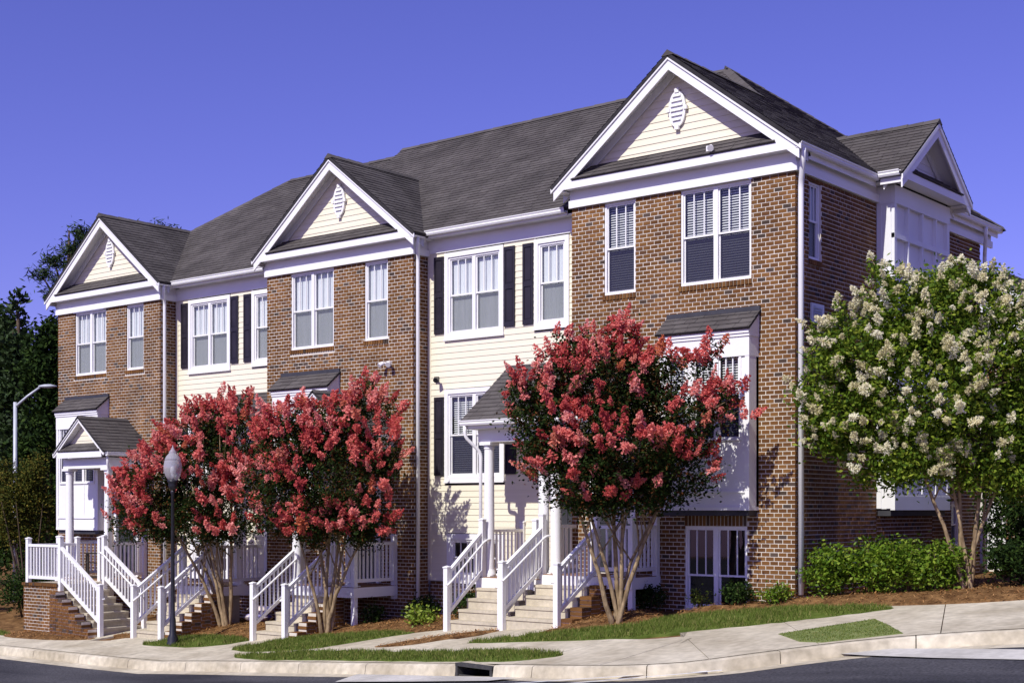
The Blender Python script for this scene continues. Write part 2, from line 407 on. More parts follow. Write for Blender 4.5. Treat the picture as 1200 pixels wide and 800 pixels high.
def inside(P, x, y):
    c = False; j = len(P) - 1
    for i in range(len(P)):
        xi, yi = P[i]; xj, yj = P[j]
        if (yi > y) != (yj > y) and x < (xj - xi) * (y - yi) / (yj - yi) + xi: c = not c
        j = i
    return c
def smooth_poly(pts, n=3):
    Q = np.array(pts, float)
    for _ in range(2):
        A = .75 * Q + .25 * np.roll(Q, -1, 0); B = .25 * Q + .75 * np.roll(Q, -1, 0)
        Q = np.stack([A, B], 1).reshape(-1, 2)
    return [tuple(p) for p in Q]
def scatter(pts, dens):
    xs = [p[0] for p in pts]; ys = [p[1] for p in pts]; x0, x1, y0, y1 = min(xs), max(xs), min(ys), max(ys)
    n = int((x1 - x0) * (y1 - y0) * dens); P = np.column_stack([RNG.uniform(x0, x1, n), RNG.uniform(y0, y1, n)])
    A = np.array(pts); c = np.zeros(n, bool); j = len(A) - 1
    for i in range(len(A)):
        xi, yi = A[i]; xj, yj = A[j]
        m = (yi > P[:, 1]) != (yj > P[:, 1])
        if yj != yi: c ^= m & (P[:, 0] < (xj - xi) * (P[:, 1] - yi) / (yj - yi) + xi)
        j = i
    return P[c]
def blades(P, zoff, h0, h1, w, lean):
    n = len(P); h = RNG.uniform(h0, h1, n); a = RNG.uniform(0, 2 * np.pi, n); b = RNG.uniform(0, 2 * np.pi, n)
    z = terr(P[:, 0], P[:, 1]) + zoff
    B = np.column_stack([P, z]); S = np.column_stack([np.cos(a), np.sin(a), np.zeros(n)]) * w
    T = B + np.column_stack([np.cos(b) * lean * h, np.sin(b) * lean * h, h])
    V = np.stack([B - S, B + S, T], 1).reshape(-1, 3); return V, np.arange(3 * n).reshape(-1, 3)
def lawn(pts, dens=2100, h=(.025, .085), base='grassbase', hump=.035):
    pts = [(x + random.uniform(-.05, .05), y + random.uniform(-.04, .04)) for x, y in smooth_poly(pts)]
    A = np.array(pts)
    def dz(x, y):
        d = np.min(np.hypot(A[:, 0] - x, A[:, 1] - y)); return .012 + hump * min(1, d / .3)
    o = flat_poly('lawn', pts, dz, M[base], 'stuff')
    P = scatter(pts, dens); nzv = np.sin(P[:, 0] * 3.7) + np.sin(P[:, 1] * 5.1 + 1) + np.sin(P[:, 0] * 9.3 + P[:, 1] * 7.7)
    P = P[RNG.uniform(-2.6, .6, len(P)) < nzv]
    d = np.array([np.min(np.hypot(A[:, 0] - x, A[:, 1] - y)) for x, y in P])
    V, F = blades(P, .008 + hump * np.minimum(1, d / .3), h[0], h[1], .007, .5)
    g = mesh_np('grass', V, F, M['blade'], o, 'stuff')
    return o
lawn([(-9.92, -4.30), (-9.32, -4.08), (-8.74, -3.98), (-6.32, -4.08), (-4.93, -4.35), (-3.8, -4.31), (-2.79, -4.35), (-1.25, -4.74), (-1.45, -5.02), (-1.95, -5.44), (-3.17, -5.28), (-4.79, -5.15), (-7.03, -4.92), (-8.52, -4.78)])
lawn([(-11.05, -3.5), (-10.71, -2.9), (-10.3, -2.34), (-9.57, -2.03), (-8.39, -1.78), (-7.43, -1.86), (-7.0, -1.96), (-7.44, -2.51), (-7.88, -3.21), (-8.17, -3.72), (-9.56, -3.88)])
lawn([(-14.1, -3.45), (-13.84, -2.74), (-13.17, -2.03), (-11.82, -2.2), (-11.5, -2.41), (-11.83, -3.1), (-12.34, -3.47)])
lawn([(-4.75, -3.5), (-3.97, -2.92), (-3.29, -2.6), (-2.69, -2.35), (-2.09, -2.08), (-1.88, -1.32), (-.87, -.88), (.26, -.56), (2.45, -.8), (1.8, -1.52), (1.13, -2.01), (.73, -2.29), (.16, -2.63), (-.69, -3.15), (-1.69, -3.5), (-3.5, -3.44)])
lawn([(-24, -3.2), (-19.4, -3.45), (-19.3, -3.1), (-24, -2.4)])
tp = [(1.45, -3.3), (2.17, -4.01), (2.55, -4.10), (3.45, -3.45), (2.97, -2.79), (2.4, -2.06)]
t = flat_poly('turf_panel', tp, .014, M['mat_turf'], 'stuff')
V, F = blades(scatter(tp, 1600), .012, .01, .025, .006, .5); mesh_np('grass', V, F, M['blade'], t, 'stuff')

def mulch(pts, hump=.10, dens=420):
    pts = smooth_poly(pts); A = np.array(pts)
    def dz(x, y):
        d = np.min(np.hypot(A[:, 0] - x, A[:, 1] - y)); return .010 + hump * min(1, d / .45)
    o = flat_poly('mulch_bed', pts, dz, M['soil'], 'stuff', sub=.22)
    P = scatter(pts, dens); n = len(P)
    d = np.array([np.min(np.hypot(A[:, 0] - x, A[:, 1] - y)) for x, y in P])
    z = terr(P[:, 0], P[:, 1]) + .018 + hump * np.minimum(1, d / .45)
    a = RNG.uniform(0, 2 * np.pi, n); L = RNG.uniform(.03, .09, n)
    c = np.column_stack([P, z]); dv = np.column_stack([np.cos(a) * L, np.sin(a) * L, RNG.uniform(-.3, .5, n) * L]); w = np.column_stack([-np.sin(a), np.cos(a), np.zeros(n)]) * .006
    V = np.stack([c - w, c + w, c + dv + w, c + dv - w], 1).reshape(-1, 3)
    mesh_np('straw', V, np.arange(4 * n).reshape(-1, 4), M['straw'], o, 'stuff')
    return o
# mulch in front of each stretch of house
mulch([(-3.55, -2.35), (-3.9, -2.75), (-3.2, -2.5), (-2.6, -2.2), (-2.0, -1.95), (-1.9, -1.3), (-2.3, -.5), (-3.4, -.5)], .12)
mulch([(-6.75, -3.7), (-6.42, -3.1), (-5.92, -2.3), (-5.12, -1.9), (-4.75, -2.2), (-5.36, -2.87), (-5.8, -3.6)], .05)
mulch([(-10.25, -2.2), (-9.6, -1.95), (-8.4, -1.75), (-7.4, -1.8), (-6.45, -1.9), (-6.5, .3), (-10.2, -.2)], .09)
mulch([(-13.95, -2.6), (-13.2, -1.95), (-11.8, -2.15), (-11.5, -2.3), (-11.5, -.3), (-13.9, -.3)], .10)
mulch([(-19.6, -3.6), (-19.3, -2.6), (-16.1, -3.0), (-15.9, -3.3), (-16.9, -3.62)], .05)
mulch([(-16.0, -2.75), (-15.3, -2.9), (-14.95, -2.85), (-15.0, -2.45), (-15.9, -2.3)], .05)
mulch([(-1.9, -1.25), (-.87, -.82), (.26, -.5), (2.45, -.75), (4.0, -.6), (6.5, .6), (7.0, 3), (4, 5), (.4, 4), (.3, .2), (-1.9, -.1)], .10, 260)

def walk(pts):
    return flat_poly('front_walk', pts, .008, M['paving'], 'structure')
walk([(-15.75, -2.2), (-15.9, -3.6), (-17.2, -3.66), (-16.3, -2.85), (-16.35, -1.7), (-15.8, -1.7)])
walk([(-15.05, -2.5), (-15.3, -3.2), (-13.7, -3.2), (-13.85, -2.5)])
walk([(-11.55, -2.0), (-11.6, -3.0), (-9.6, -3.2), (-10.25, -2.0)])
walk([(-7.9, -3.3), (-7.2, -2.1), (-6.45, -1.6), (-4.95, -1.6), (-5.9, -2.4), (-6.9, -3.8), (-7.8, -3.9)])
walk([(-5.6, -3.6), (-4.9, -2.6), (-4.9, -1.8), (-3.5, -1.8), (-3.6, -2.4), (-4.5, -3.2), (-4.6, -3.6)])

def sheet(name, pts, dz, mat):
    mb = MB(); mb.v = [(x, y, float(terr(K[int(np.argmin(np.hypot(K[:,0]-x, K[:,1]-y)))][0], y)) + dz) for x, y in pts]
    mb.v = [(x, y, float(terr(x, y)) + dz) for x, y in pts]
    mb.f = [tuple(range(len(pts)))]
    return mb.build(name, mat, None, 'structure')
# pale concrete valley gutter across the side street
vg = MB()
top = [(2.88, -4.02), (3.4, -3.86), (4.3, -3.9), (5.3, -3.98), (6.5, -4.15), (8, -4.4), (10, -4.8), (16, -6.0), (40, -11)]
bot = [(2.75, -4.18), (3.3, -4.36), (4.4, -4.58), (5.5, -4.66), (6.6, -4.85), (8.1, -5.1), (10.1, -5.5), (16.1, -6.7), (40.1, -11.7)]
for p, q in zip(top, bot):
    for x, y in (p, q): vg.v.append((x, y, float(terr(x, y)) - .125))
vg.f = [(2 * i, 2 * i + 1, 2 * i + 3, 2 * i + 2) for i in range(len(top) - 1)]
vg.build('valley_gutter', M['newconc'], None, 'structure')
ap = MB(); ap.v = [(x, y, float(terr(x, y)) - .120) for x, y in [(-5.0, -5.62), (-4.0, -5.74), (-3.2, -5.86), (-2.3, -5.98), (-1.2, -6.14), (-1.5, -6.45), (-3.0, -6.5), (-4.6, -6.5)]]
ap.f = [tuple(range(8))]; ap.build('inlet_apron', M['newconc'], None, 'structure')
def paint_line(a, b, w):
    a = np.array(a); b = np.array(b); n = np.array([-(b - a)[1], (b - a)[0]]); n = n / np.linalg.norm(n) * w / 2
    pts = []
    for t in np.linspace(0, 1, 5): pts.append((a + (b - a) * t + n, a + (b - a) * t - n))
    mb = MB()
    for p, q in pts:
        for x, y in (p, q): mb.v.append((x, y, float(terr(x, y)) - .122))
    mb.f = [(2 * i, 2 * i + 1, 2 * i + 3, 2 * i + 2) for i in range(4)]
    mb.build('road_marking', M['roadpaint'], None, 'structure')
paint_line((-.9, -6.75), (1.55, -5.48), .07); paint_line((.1, -6.75), (1.75, -5.42), .07)

# storm drain inlet in the kerb
def inlet():
    c0 = K[iin0]; c1 = K[iin1]; mid = (c0 + c1) / 2; z = float(terr(*mid))
    T = thing('storm_drain', 'black cast iron storm drain inlet set into the pale kerb', 'storm drain', (mid[0], mid[1], z - .16))
    t = (c1 - c0); L = np.linalg.norm(t); t = t / L; n = np.array([t[1], -t[0]])
    def mp(u, d, zz): p = mid + t * u + n * d; return (p[0], p[1], z + zz)
    h = L / 2 - .012
    MB().box(mp, -h, h, -.30, .04, -.045, .008).build('cover_slab', M['kerb'], T); MB().box(mp, -h, h, .042, .168, -.045, .004).build('cover_plate', M['iron'], T)
    MB().box(mp, -h, -h + .05, -.30, .165, -.5, -.047).build('throat_side', M['iron'], T); MB().box(mp, h - .05, h, -.30, .165, -.5, -.047).build('throat_side', M['iron'], T)
    MB().box(mp, -h + .05, h - .05, -.32, -.28, -.5, -.045).build('throat_back', M['dark'], T)
    MB().box(mp, -h + .05, h - .05, -.28, .165, -.52, -.20).build('throat_floor', M['dark'], T)
    MB().box(mp, -h + .05, h - .05, .11, .135, -.19, -.17).build('trash_bar', M['iron'], T)
inlet()

# ------------------------------------------------------------------ walls, roofs: course by course
def span(poly, z):
    xs = []
    for (a, za), (b, zb) in zip(poly, poly[1:] + poly[:1]):
        if (za <= z <= zb) or (zb <= z <= za):
            if abs(zb - za) < 1e-9: xs += [a, b]
            else: xs.append(a + (b - a) * (z - za) / (zb - za))
    return (min(xs), max(xs)) if xs else None
def minus(iv, holes):
    out = [iv]
    for h0, h1 in holes:
        nx_ = []
        for a, b in out:
            if h1 <= a or h0 >= b: nx_.append((a, b)); continue
            if h0 > a: nx_.append((a, h0))
            if h1 < b: nx_.append((h1, b))
        out = nx_
    return out
def rect_cells(x0, x1, z0, z1, holes):
    zs = sorted(set([z0, z1] + [min(max(v, z0), z1) for h in holes for v in h[2:4]]))
    for a, b in zip(zs[:-1], zs[1:]):
        if b - a < 1e-4: continue
        hs = [(h[0], h[1]) for h in holes if h[2] < (a + b) / 2 < h[3]]
        for u0, u1 in minus((x0, x1), hs): yield u0, u1, a, b
BL, BC, BJ = .166, .0765, .0155
SINGLE = None
def brick_wall(mp, x0, x1, z0, z1, holes, parent, phase=0.0, single=0, flip=False):
    mo = MB()
    for u0, u1, a, b in rect_cells(x0, x1, z0, z1, holes): mo.box(mp, u0 + (.012 if u0 == x0 else .004), u1 - (.012 if u1 == x1 else .004), -.12, -.005, a, b)
    mo.build('mortar_bed', M['mortar'], parent)
    mb = MB(); cand = []
    r = int((z1 - z0) / BC)
    for k in range(r + 1):
        a = z1 - (k + 1) * BC + BJ / 2; b = z1 - k * BC - BJ / 2
        if a < z0 - .05: break
        hs = [(h[0] - .001, h[1] + .001) for h in holes if h[2] < b - .012 and h[3] > a + .012]
        for u0, u1 in minus((x0, x1), hs):
            off = (BL / 2 if k % 2 else 0) + phase
            i = math.floor((u0 - x0 - off) / BL)
            while True:
                p = x0 + off + i * BL + BJ / 2; q = p + BL - BJ; i += 1
                if p > u1 - .02: break
                p = max(p, u0 + (BJ / 2 if u0 > x0 + .01 else 0)); q = min(q, u1)
                if q - p < .025: continue
                d = random.uniform(-.002, .003)
                cand.append((p, q, a + random.uniform(-.001, .001), b + random.uniform(-.001, .001), d))
    if single:
        full = [c for c in cand if abs(c[1] - c[0] - (BL - BJ)) < 1e-4]
        full.sort(key=lambda c: (Vector(mp((c[0] + c[1]) / 2, 0, (c[2] + c[3]) / 2)) - CAM).length + (3 if c[2] < .9 else 0))
        keep = set(id(c) for c in full[:single])
        me = None
        for c in full[:single]:
            cen = Vector(mp((c[0] + c[1]) / 2, 0, (c[2] + c[3]) / 2))
            if me is None:
                hx = (BL - BJ) / 2; hz = (BC - BJ) / 2
                tb = MB().box(lambda u, d, z: tuple(Vector(mp(u, d, z)) - Vector(mp(0, 0, 0))), -hx, hx, -.03, 0, -hz, hz, False)
                me = bpy.data.meshes.new('brick'); me.from_pydata(tb.v, [], tb.f); me.materials.append(M['brick'])
            o = bpy.data.objects.new('brick', me); COL.objects.link(o); o.parent = parent
            o.location = cen - wpos(parent) + (Vector(mp(0, c[4], 0)) - Vector(mp(0, 0, 0)))
        cand = [c for c in cand if id(c) not in keep]
    for p, q, a, b, d in cand: mb.box(mp, p, q, -.03, d, a, b, False)
    mb.build('brickwork', M['brick'], parent, 'stuff')
def soldiers(mp, u0, u1, z0, z1, parent, proud=.004, w=.067):
    mb = MB(); n = max(1, int(round((u1 - u0) / (w + .010)))); s = (u1 - u0) / n
    MB().box(mp, u0, u1, -.05, -.004, z0, z1).build('mortar_bed', M['mortar'], parent)
    for i in range(n): mb.box(mp, u0 + i * s + .009, u0 + (i + 1) * s - .009, -.03, proud + random.uniform(0, .003), z0 + .004, z1 - .004, False)
    mb.build('brick_sill', M['brick'], parent, 'stuff')
def siding(mp, poly, holes, parent, mat='cream', course=.128, z0=None):
    zs = [p[1] for p in poly]; lo = min(zs) if z0 is None else z0; hi = max(zs); k = 0
    while lo + k * course < hi - .012:
        a = lo + k * course; b = min(a + course, hi - .001); k += 1
        sa = span(poly, max(a, min(zs)) + 1e-4); sb_ = span(poly, b - 1e-4)
        if not sa or not sb_: continue
        hs = [(h[0], h[1]) for h in holes if h[2] < b - .03 and h[3] > a + .03]
        for u0, u1 in minus(sa, hs):
            v0 = max(u0, sb_[0]) if u0 == sa[0] else u0; v1 = min(u1, sb_[1]) if u1 == sa[1] else u1
            if u1 - u0 < .02: continue
            mb = MB(); db = .016; dt = .005
            vs = [mp(u0, -.01, a), mp(u1, -.01, a), mp(v1, -.01, b), mp(v0, -.01, b), mp(u0, db, a), mp(u1, db, a), mp(v1, dt, b), mp(v0, dt, b)]
            mb.add(vs, [(4, 5, 6, 7), (0, 4, 7, 3), (1, 2, 6, 5), (0, 1, 5, 4), (3, 7, 6, 2)])
            mb.build('siding_board', M[mat], parent)
def roof_plane(pts, parent, name='roof', course=.142, tab=.30, thick=.07, shingles=True, cap=None):
    """planar convex roof face: slab below, lapped shingle tabs above"""
    P = [Vector(p) for p in pts]; n = Vector((0, 0, 0))
    for i in range(1, len(P) - 1): n += (P[i] - P[0]).cross(P[i + 1] - P[0])
    n.normalize()
    if n.z < 0: n = -n
    v = (Vector((0, 0, 1)) - n * n.z).normalized(); u = v.cross(n); O = min(P, key=lambda p: p.z)
    mb = MB().prism([tuple(p) for p in P], tuple(-n * thick))
    ro = mb.build(name, M['roofdeck'], parent)
    if not shingles: return ro
    poly = [((p - O).dot(u), (p - O).dot(v)) for p in P]
    hi = max(p[1] for p in poly); lo = min(p[1] for p in poly); s = MB(); k = 0
    while lo + k * course < hi - .02:
        a = lo + k * course; b = min(a + course * 1.06, hi); k += 1
        ia = span(poly, a + 1e-4); ib = span(poly, b - 1e-4)
        if not ia or not ib: continue
        x = ia[0] - random.uniform(0, tab)
        while x < max(ia[1], ib[1]):
            w = tab * random.uniform(.72, 1.2); x0 = x; x1 = x + w - .006; x += w
            a0 = min(max(x0, ia[0]), ia[1]); a1 = min(max(x1, ia[0]), ia[1]); b0 = min(max(x0, ib[0]), ib[1]); b1 = min(max(x1, ib[0]), ib[1])
            if a1 - a0 + b1 - b0 < .02: continue
            h = .016 + random.uniform(0, .007)
            q = lambda uu, vv, hh: tuple(O + u * uu + v * vv + n * hh)
            s.add([q(a0, a, h), q(a1, a, h), q(b1, b, .005), q(b0, b, .005), q(a0, a, 0), q(a1, a, 0)], [(0, 1, 2, 3), (4, 5, 1, 0)])
    s.build('shingles', M['shingle'], ro if ro.parent is None or ro.parent.parent is None else parent, 'stuff')
    return ro
def ridge_cap(a, b, parent, w=.26, h=.05):
    a = Vector(a); b = Vector(b); L = (b - a).length; n = max(1, int(L / .3)); mb = MB()
    for i in range(n):
        p = a + (b - a) * (i / n); q = a + (b - a) * ((i + 1) / n + .01)
        t = (b - a).normalized(); s = t.cross(Vector((0, 0, 1))).normalized() * w / 2
        o = Vector((0, 0, h - .004 * (i % 2))); dn = Vector((0, 0, -h * 1.2))
        mb.add([p + s + dn, p + o, p - s + dn, q + s + dn, q + o - Vector((0, 0, .012)), q - s + dn], [(0, 1, 4, 3), (1, 2, 5, 4), (0, 2, 1), (3, 4, 5)])
    return mb.build('ridge_cap', M['shingle'], parent, 'stuff')

def window(mp, parent, u0, u1, z0, z1, d=-.03, double=True, trim=0.0, blinds='sheer', sill=False, split=.5, deep=True, name='window'):
    fr = MB()
    if trim:
        fr.box(mp, u0, u0 + trim, -.02, .045, z0, z1); fr.box(mp, u1 - trim, u1, -.02, .045, z0, z1)
        fr.box(mp, u0 + trim, u1 - trim, -.02, .045, z1 - trim, z1); fr.box(mp, u0 + trim, u1 - trim, -.02, .045, z0, z0 + trim)
        fr.box(mp, u0 - .012, u1 + .012, .0, .062, z0 - .035, z0 - .001)
        u0 += trim; u1 -= trim; z0 += trim; z1 -= trim
    f = .042
    fr.box(mp, u0, u0 + f, d - .09, d, z0, z1); fr.box(mp, u1 - f, u1, d - .09, d, z0, z1)
    fr.box(mp, u0 + f, u1 - f, d - .09, d, z1 - f, z1); fr.box(mp, u0 + f, u1 - f, d - .09, d + .012, z0, z0 + f)
    units = [(u0 + f, u1 - f)]
    if double:
        m = (u0 + u1) / 2; fr.box(mp, m - .045, m + .045, d - .09, d + .002, z0 + f, z1 - f); units = [(u0 + f, m - .045), (m + .045, u1 - f)]
    W_ = fr.build(name, M['white'], parent)
    zm = z0 + (z1 - z0) * split
    for a, b in units:
        s = .028
        for (lo, hi, dd) in ((zm - .012, z1 - f, d - .022), (z0 + f, zm + .022, d - .05)):
            sh = MB(); sh.box(mp, a, a + s, dd - .022, dd, lo, hi); sh.box(mp, b - s, b, dd - .022, dd, lo, hi)
            sh.box(mp, a + s, b - s, dd - .022, dd, hi - s, hi); sh.box(mp, a + s, b - s, dd - .022, dd, lo, lo + s + .006)
            sh.build('sash', M['white'], W_)
            MB().quad(mp(a + s, dd - .014, lo + s), mp(b - s, dd - .014, lo + s), mp(b - s, dd - .014, hi - s), mp(a + s, dd - .014, hi - s)).build('pane', M['glass'], W_)
        for k in (1, 2):
            x = a + (b - a) * k / 3
            MB().box(mp, x - .011, x + .011, d - .046, d - .026, zm + .02, z1 - f - s).build('muntin', M['white'], W_)
        if blinds == 'sheer':
            n = 28; sh = MB(); top = z1 - f - .02
            for i in range(n + 1):
                x = a + .01 + (b - a - .02) * i / n; dp = d - .10 - .012 * (i % 2)
                sh.v += [mp(x, dp, z0 + f), mp(x, dp, top)]
            sh.f = [(2 * i, 2 * i + 2, 2 * i + 3, 2 * i + 1) for i in range(n)]
            sh.build('curtain', M['curtain'], W_)
            MB().quad(mp(a + s, d - .040, z0 + f + s), mp(b - s, d - .040, z0 + f + s), mp(b - s, d - .040, zm - .01), mp(a + s, d - .040, zm - .01)).build('insect_screen', M['screen'], W_)
        elif blinds == 'slat':
            sl_ = MB(); n = int((z1 - z0 - 2 * f) / .046)
            for i in range(n):
                zz = z0 + f + .02 + i * .046
                sl_.quad(mp(a + .012, d - .105, zz - .011), mp(b - .012, d - .105, zz - .011), mp(b - .012, d - .130, zz + .018), mp(a + .012, d - .130, zz + .018))
            sl_.build('blind', M['blind'], W_)
            MB().quad(mp(a + s, d - .040, z0 + f + s), mp(b - s, d - .040, z0 + f + s), mp(b - s, d - .040, zm - .01), mp(a + s, d - .040, zm - .01)).build('insect_screen', M['screen_dark'], W_)
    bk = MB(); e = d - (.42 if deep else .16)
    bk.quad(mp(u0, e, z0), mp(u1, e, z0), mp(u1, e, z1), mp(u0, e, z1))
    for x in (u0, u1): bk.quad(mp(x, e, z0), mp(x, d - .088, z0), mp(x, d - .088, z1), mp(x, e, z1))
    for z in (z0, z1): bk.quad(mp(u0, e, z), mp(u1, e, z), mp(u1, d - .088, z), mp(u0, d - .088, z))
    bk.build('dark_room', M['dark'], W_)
    return W_
def shutter(mp, parent, u0, u1, z0, z1):
    s = MB(); s.box(mp, u0, u1, .0, .030, z0, z1)
    w = .045; zm = (z0 + z1) / 2
    S = s.build('shutter', M['shutter'], parent)
    r = MB(); r.box(mp, u0, u0 + w, .030, .046, z0, z1); r.box(mp, u1 - w, u1, .030, .046, z0, z1)
    for a, b in ((z0, z0 + .09), (zm - .05, zm + .05), (z1 - .07, z1)): r.box(mp, u0 + w, u1 - w, .030, .046, a, b)
    for a, b in ((z0 + .12, zm - .08), (zm + .08, z1 - .10)): r.box(mp, u0 + w + .02, u1 - w - .02, .030, .038, a, b)
    r.build('shutter_panel', M['shutter'], S)
def downspout(pts, parent, r=.042):
    sm = [Vector(pts[0])]
    for i in range(1, len(pts) - 1):
        p = Vector(pts[i]); a = (Vector(pts[i - 1]) - p); b = (Vector(pts[i + 1]) - p)
        k = min(.10, a.length * .45, b.length * .45); a = a.normalized() * k; b = b.normalized() * k
        for t_ in (0, .25, .5, .75, 1): sm.append((p + a) * (1 - t_) ** 2 + p * 2 * t_ * (1 - t_) + (p + b) * t_ ** 2)
    sm.append(Vector(pts[-1]))
    MB().tube(sm, r, 8).build('downspout', M['white'], parent, smooth=True)
def gutter(mp, u0, u1, d, z, parent):
    """eaves trough along u, its back at d"""
    prof = [(0, 0), (.085, 0), (.105, .035), (.10, .06), (.118, .085), (.118, .10), (.106, .10), (.095, .07), (.09, .03), (.012, .02), (.012, .10), (0, .10)]
    mb = MB(); n = len(prof)
    mb.v = [mp(u0, d + a, z + b) for a, b in prof] + [mp(u1, d + a, z + b) for a, b in prof]
    mb.f = [(i, (i + 1) % n, n + (i + 1) % n, n + i) for i in range(n)]
    mb.f += [(0, 1, 2, 3, 8, 9), (3, 4, 5, 6, 7, 8)]
    mb.f += [tuple(n + i for i in f) for f in ((0, 1, 2, 3, 8, 9), (3, 4, 5, 6, 7, 8))]
    return mb.build('gutter', M['white'], parent)

def gable(mp, parent, uc, hw, zt, za, D=.36, lit='cream', small=False, vent=True, dw=.125):
    """pedimented gable end: rake boards, soffits, small lapped roof at its foot, boarded face, vent. zt = head of the wall below"""
    k = .42 if small else 1.0
    ze = zt + (.46 if not small else .176)                                    # top of roof at the eaves
    sl = (za - ze) / hw
    zr = lambda u: za - sl * abs(u - uc)
    # rake boards
    for sg in (-1, 1):
        rb = MB()
        def pr(h0, h1, d0, d1, e0=0.0, e1=0.0):
            u1 = uc + sg * (hw + e1)
            p = [(uc, za - h0), (u1, zr(u1) - h0), (u1, zr(u1) - h1), (uc, za - h1)]
            return [mp(u, d0, z) for u, z in p], [mp(u, d1, z) for u, z in p]
        a, b = pr(.045, .29 * (k if small else 1) + .02, D - .03, D)
        rb.add(a + b, [(0, 1, 2, 3), (7, 6, 5, 4), (0, 4, 5, 1), (1, 5, 6, 2), (2, 6, 7, 3)])
        a, b = pr(.040, .125 if not small else .075, D + .001, D + .028, 0, .05)
        rb.add(a + b, [(0, 1, 2, 3), (7, 6, 5, 4), (0, 4, 5, 1), (1, 5, 6, 2), (2, 6, 7, 3)])
        rb.build('rake_board', M['white'], parent)
        so_ = MB(); a, b = pr(.10, .125, 0.02, D - .031); so_.add(a + b, [(0, 1, 2, 3), (7, 6, 5, 4), (0, 4, 5, 1), (2, 6, 7, 3)])
        so_.build('rake_soffit', M['trim'], parent)
        if not small:
            fb = MB(); a, b = pr(.126, .30, .0231, .045); fb.add(a + b, [(0, 1, 2, 3), (7, 6, 5, 4), (2, 6, 7, 3)]); fb.build('frieze_board', M['trim'], parent)
    # foot: horizontal fascia, soffit, little roof
    f0, f1 = (zt + .335, zt + .485) if not small else (zt, zt + .155)
    ui0, ui1 = uc - hw + .03, uc + hw - .03
    xi = hw - .10 if not small else hw - .09
    MB().box(mp, uc - xi, uc + xi, D - .030, D + .0015, f0, f1).build('return_fascia', M['white'], parent)
    if not small: MB().box(mp, uc - xi, uc + xi, dw, D - .031, f0 + .008, f0 + .024).build('return_soffit', M['trim'], parent)
    z0r = f1 + .012; rise = .30 if not small else .20
    di = .02
    w0 = (za - z0r - .30 * k) / sl; w1 = (za - z0r - rise - .20 * k) / sl
    roof_plane([mp(uc - w0, D + .03, z0r), mp(uc + w0, D + .03, z0r), mp(uc + w1, di, z0r + rise), mp(uc - w1, di, z0r + rise)], parent, 'return_roof', thick=.012)
    # boarded face
    zb = z0r + rise - .06
    wb = (za - .22 * k - zb) / sl
    siding(mp, [(uc - wb, zb), (uc + wb, zb), (uc, za - .22 * k)], [], parent, lit, z0=zb)
    if vent:
        zc = za - .96; a_, b_ = .18, .33
        pts = []
        for i in range(24):
            th = 2 * math.pi * i / 24
            pts.append((uc + a_ * math.copysign(abs(math.cos(th)) ** .85, math.cos(th)), zc + b_ * math.sin(th)))
        vb = MB().prism([mp(u, .022, z) for u, z in pts], tuple(Vector(mp(0, .045, 0)) - Vector(mp(0, 0, 0))))
        V_ = vb.build('gable_vent', M['white'], parent)
        ns = [mp(uc, .02, zc)]
        for q4 in ((uc - .045, uc + .045, zc + b_ - .03, zc + b_ + .05), (uc - .045, uc + .045, zc - b_ - .05, zc - b_ + .03), (uc - a_ - .04, uc - a_ + .03, zc - .035, zc + .035), (uc + a_ - .03, uc + a_ + .04, zc - .035, zc + .035)):
            MB().box(mp, q4[0], q4[1], .03, .085, q4[2], q4[3]).build('keystone', M['white'], V_)
        for i in range(6):
            zz = zc - .22 + i * .088; ww = a_ * math.sqrt(max(.05, 1 - ((zz - zc) / b_) ** 2)) - .05
            mb = MB(); mb.add([mp(uc - ww, .070, zz + .05), mp(uc + ww, .070, zz + .05), mp(uc + ww, .098, zz + .006), mp(uc - ww, .098, zz + .006), mp(uc - ww, .070, zz), mp(uc + ww, .070, zz)], [(0, 1, 2, 3), (3, 2, 5, 4), (0, 3, 4), (1, 5, 2)])
            mb.build('louvre', M['white'], V_)
    return ze, sl

def column(parent, x, y, z0, z1, r=.105):
    pr = [(r * 1.35, 0), (r * 1.35, .06), (r * 1.2, .075), (r * 1.22, .11), (r * 1.02, .13), (r, .16), (r * 1.0, (z1 - z0) * .4), (r * .9, z1 - z0 - .16), (r * .9, z1 - z0 - .14), (r * 1.02, z1 - z0 - .13), (r * 1.02, z1 - z0 - .11), (r * .92, z1 - z0 - .10), (r * 1.15, z1 - z0 - .06)]
    o = MB().lathe((x, y, z0), pr, 20).build('column', M['white'], parent, smooth=False)
    for p in o.data.polygons: p.use_smooth = len(p.vertices) == 4
    w = r * 1.32
    MB().box(Mw, x - w, x + w, y - w, y + w, z1 - .06, z1).build('capital', M['white'], o)
    MB().box(Mw, x - w, x + w, y - w, y + w, z0 - .03, z0 + .02).build('plinth', M['white'], o)
    return o
def post(parent, x, y, z0, z1, w=.10):
    mb = MB().box(Mw, x - w / 2, x + w / 2, y - w / 2, y + w / 2, z0, z1); e = w / 2 + .012
    mb.box(Mw, x - e, x + e, y - e, y + e, z1 + .001, z1 + .022)
    mb.add([(x - e, y - e, z1 + .022), (x + e, y - e, z1 + .022), (x + e, y + e, z1 + .022), (x - e, y + e, z1 + .022), (x, y, z1 + .05)], [(0, 1, 4), (1, 2, 4), (2, 3, 4), (3, 0, 4)])
    return mb.build('post', M['white'], parent)
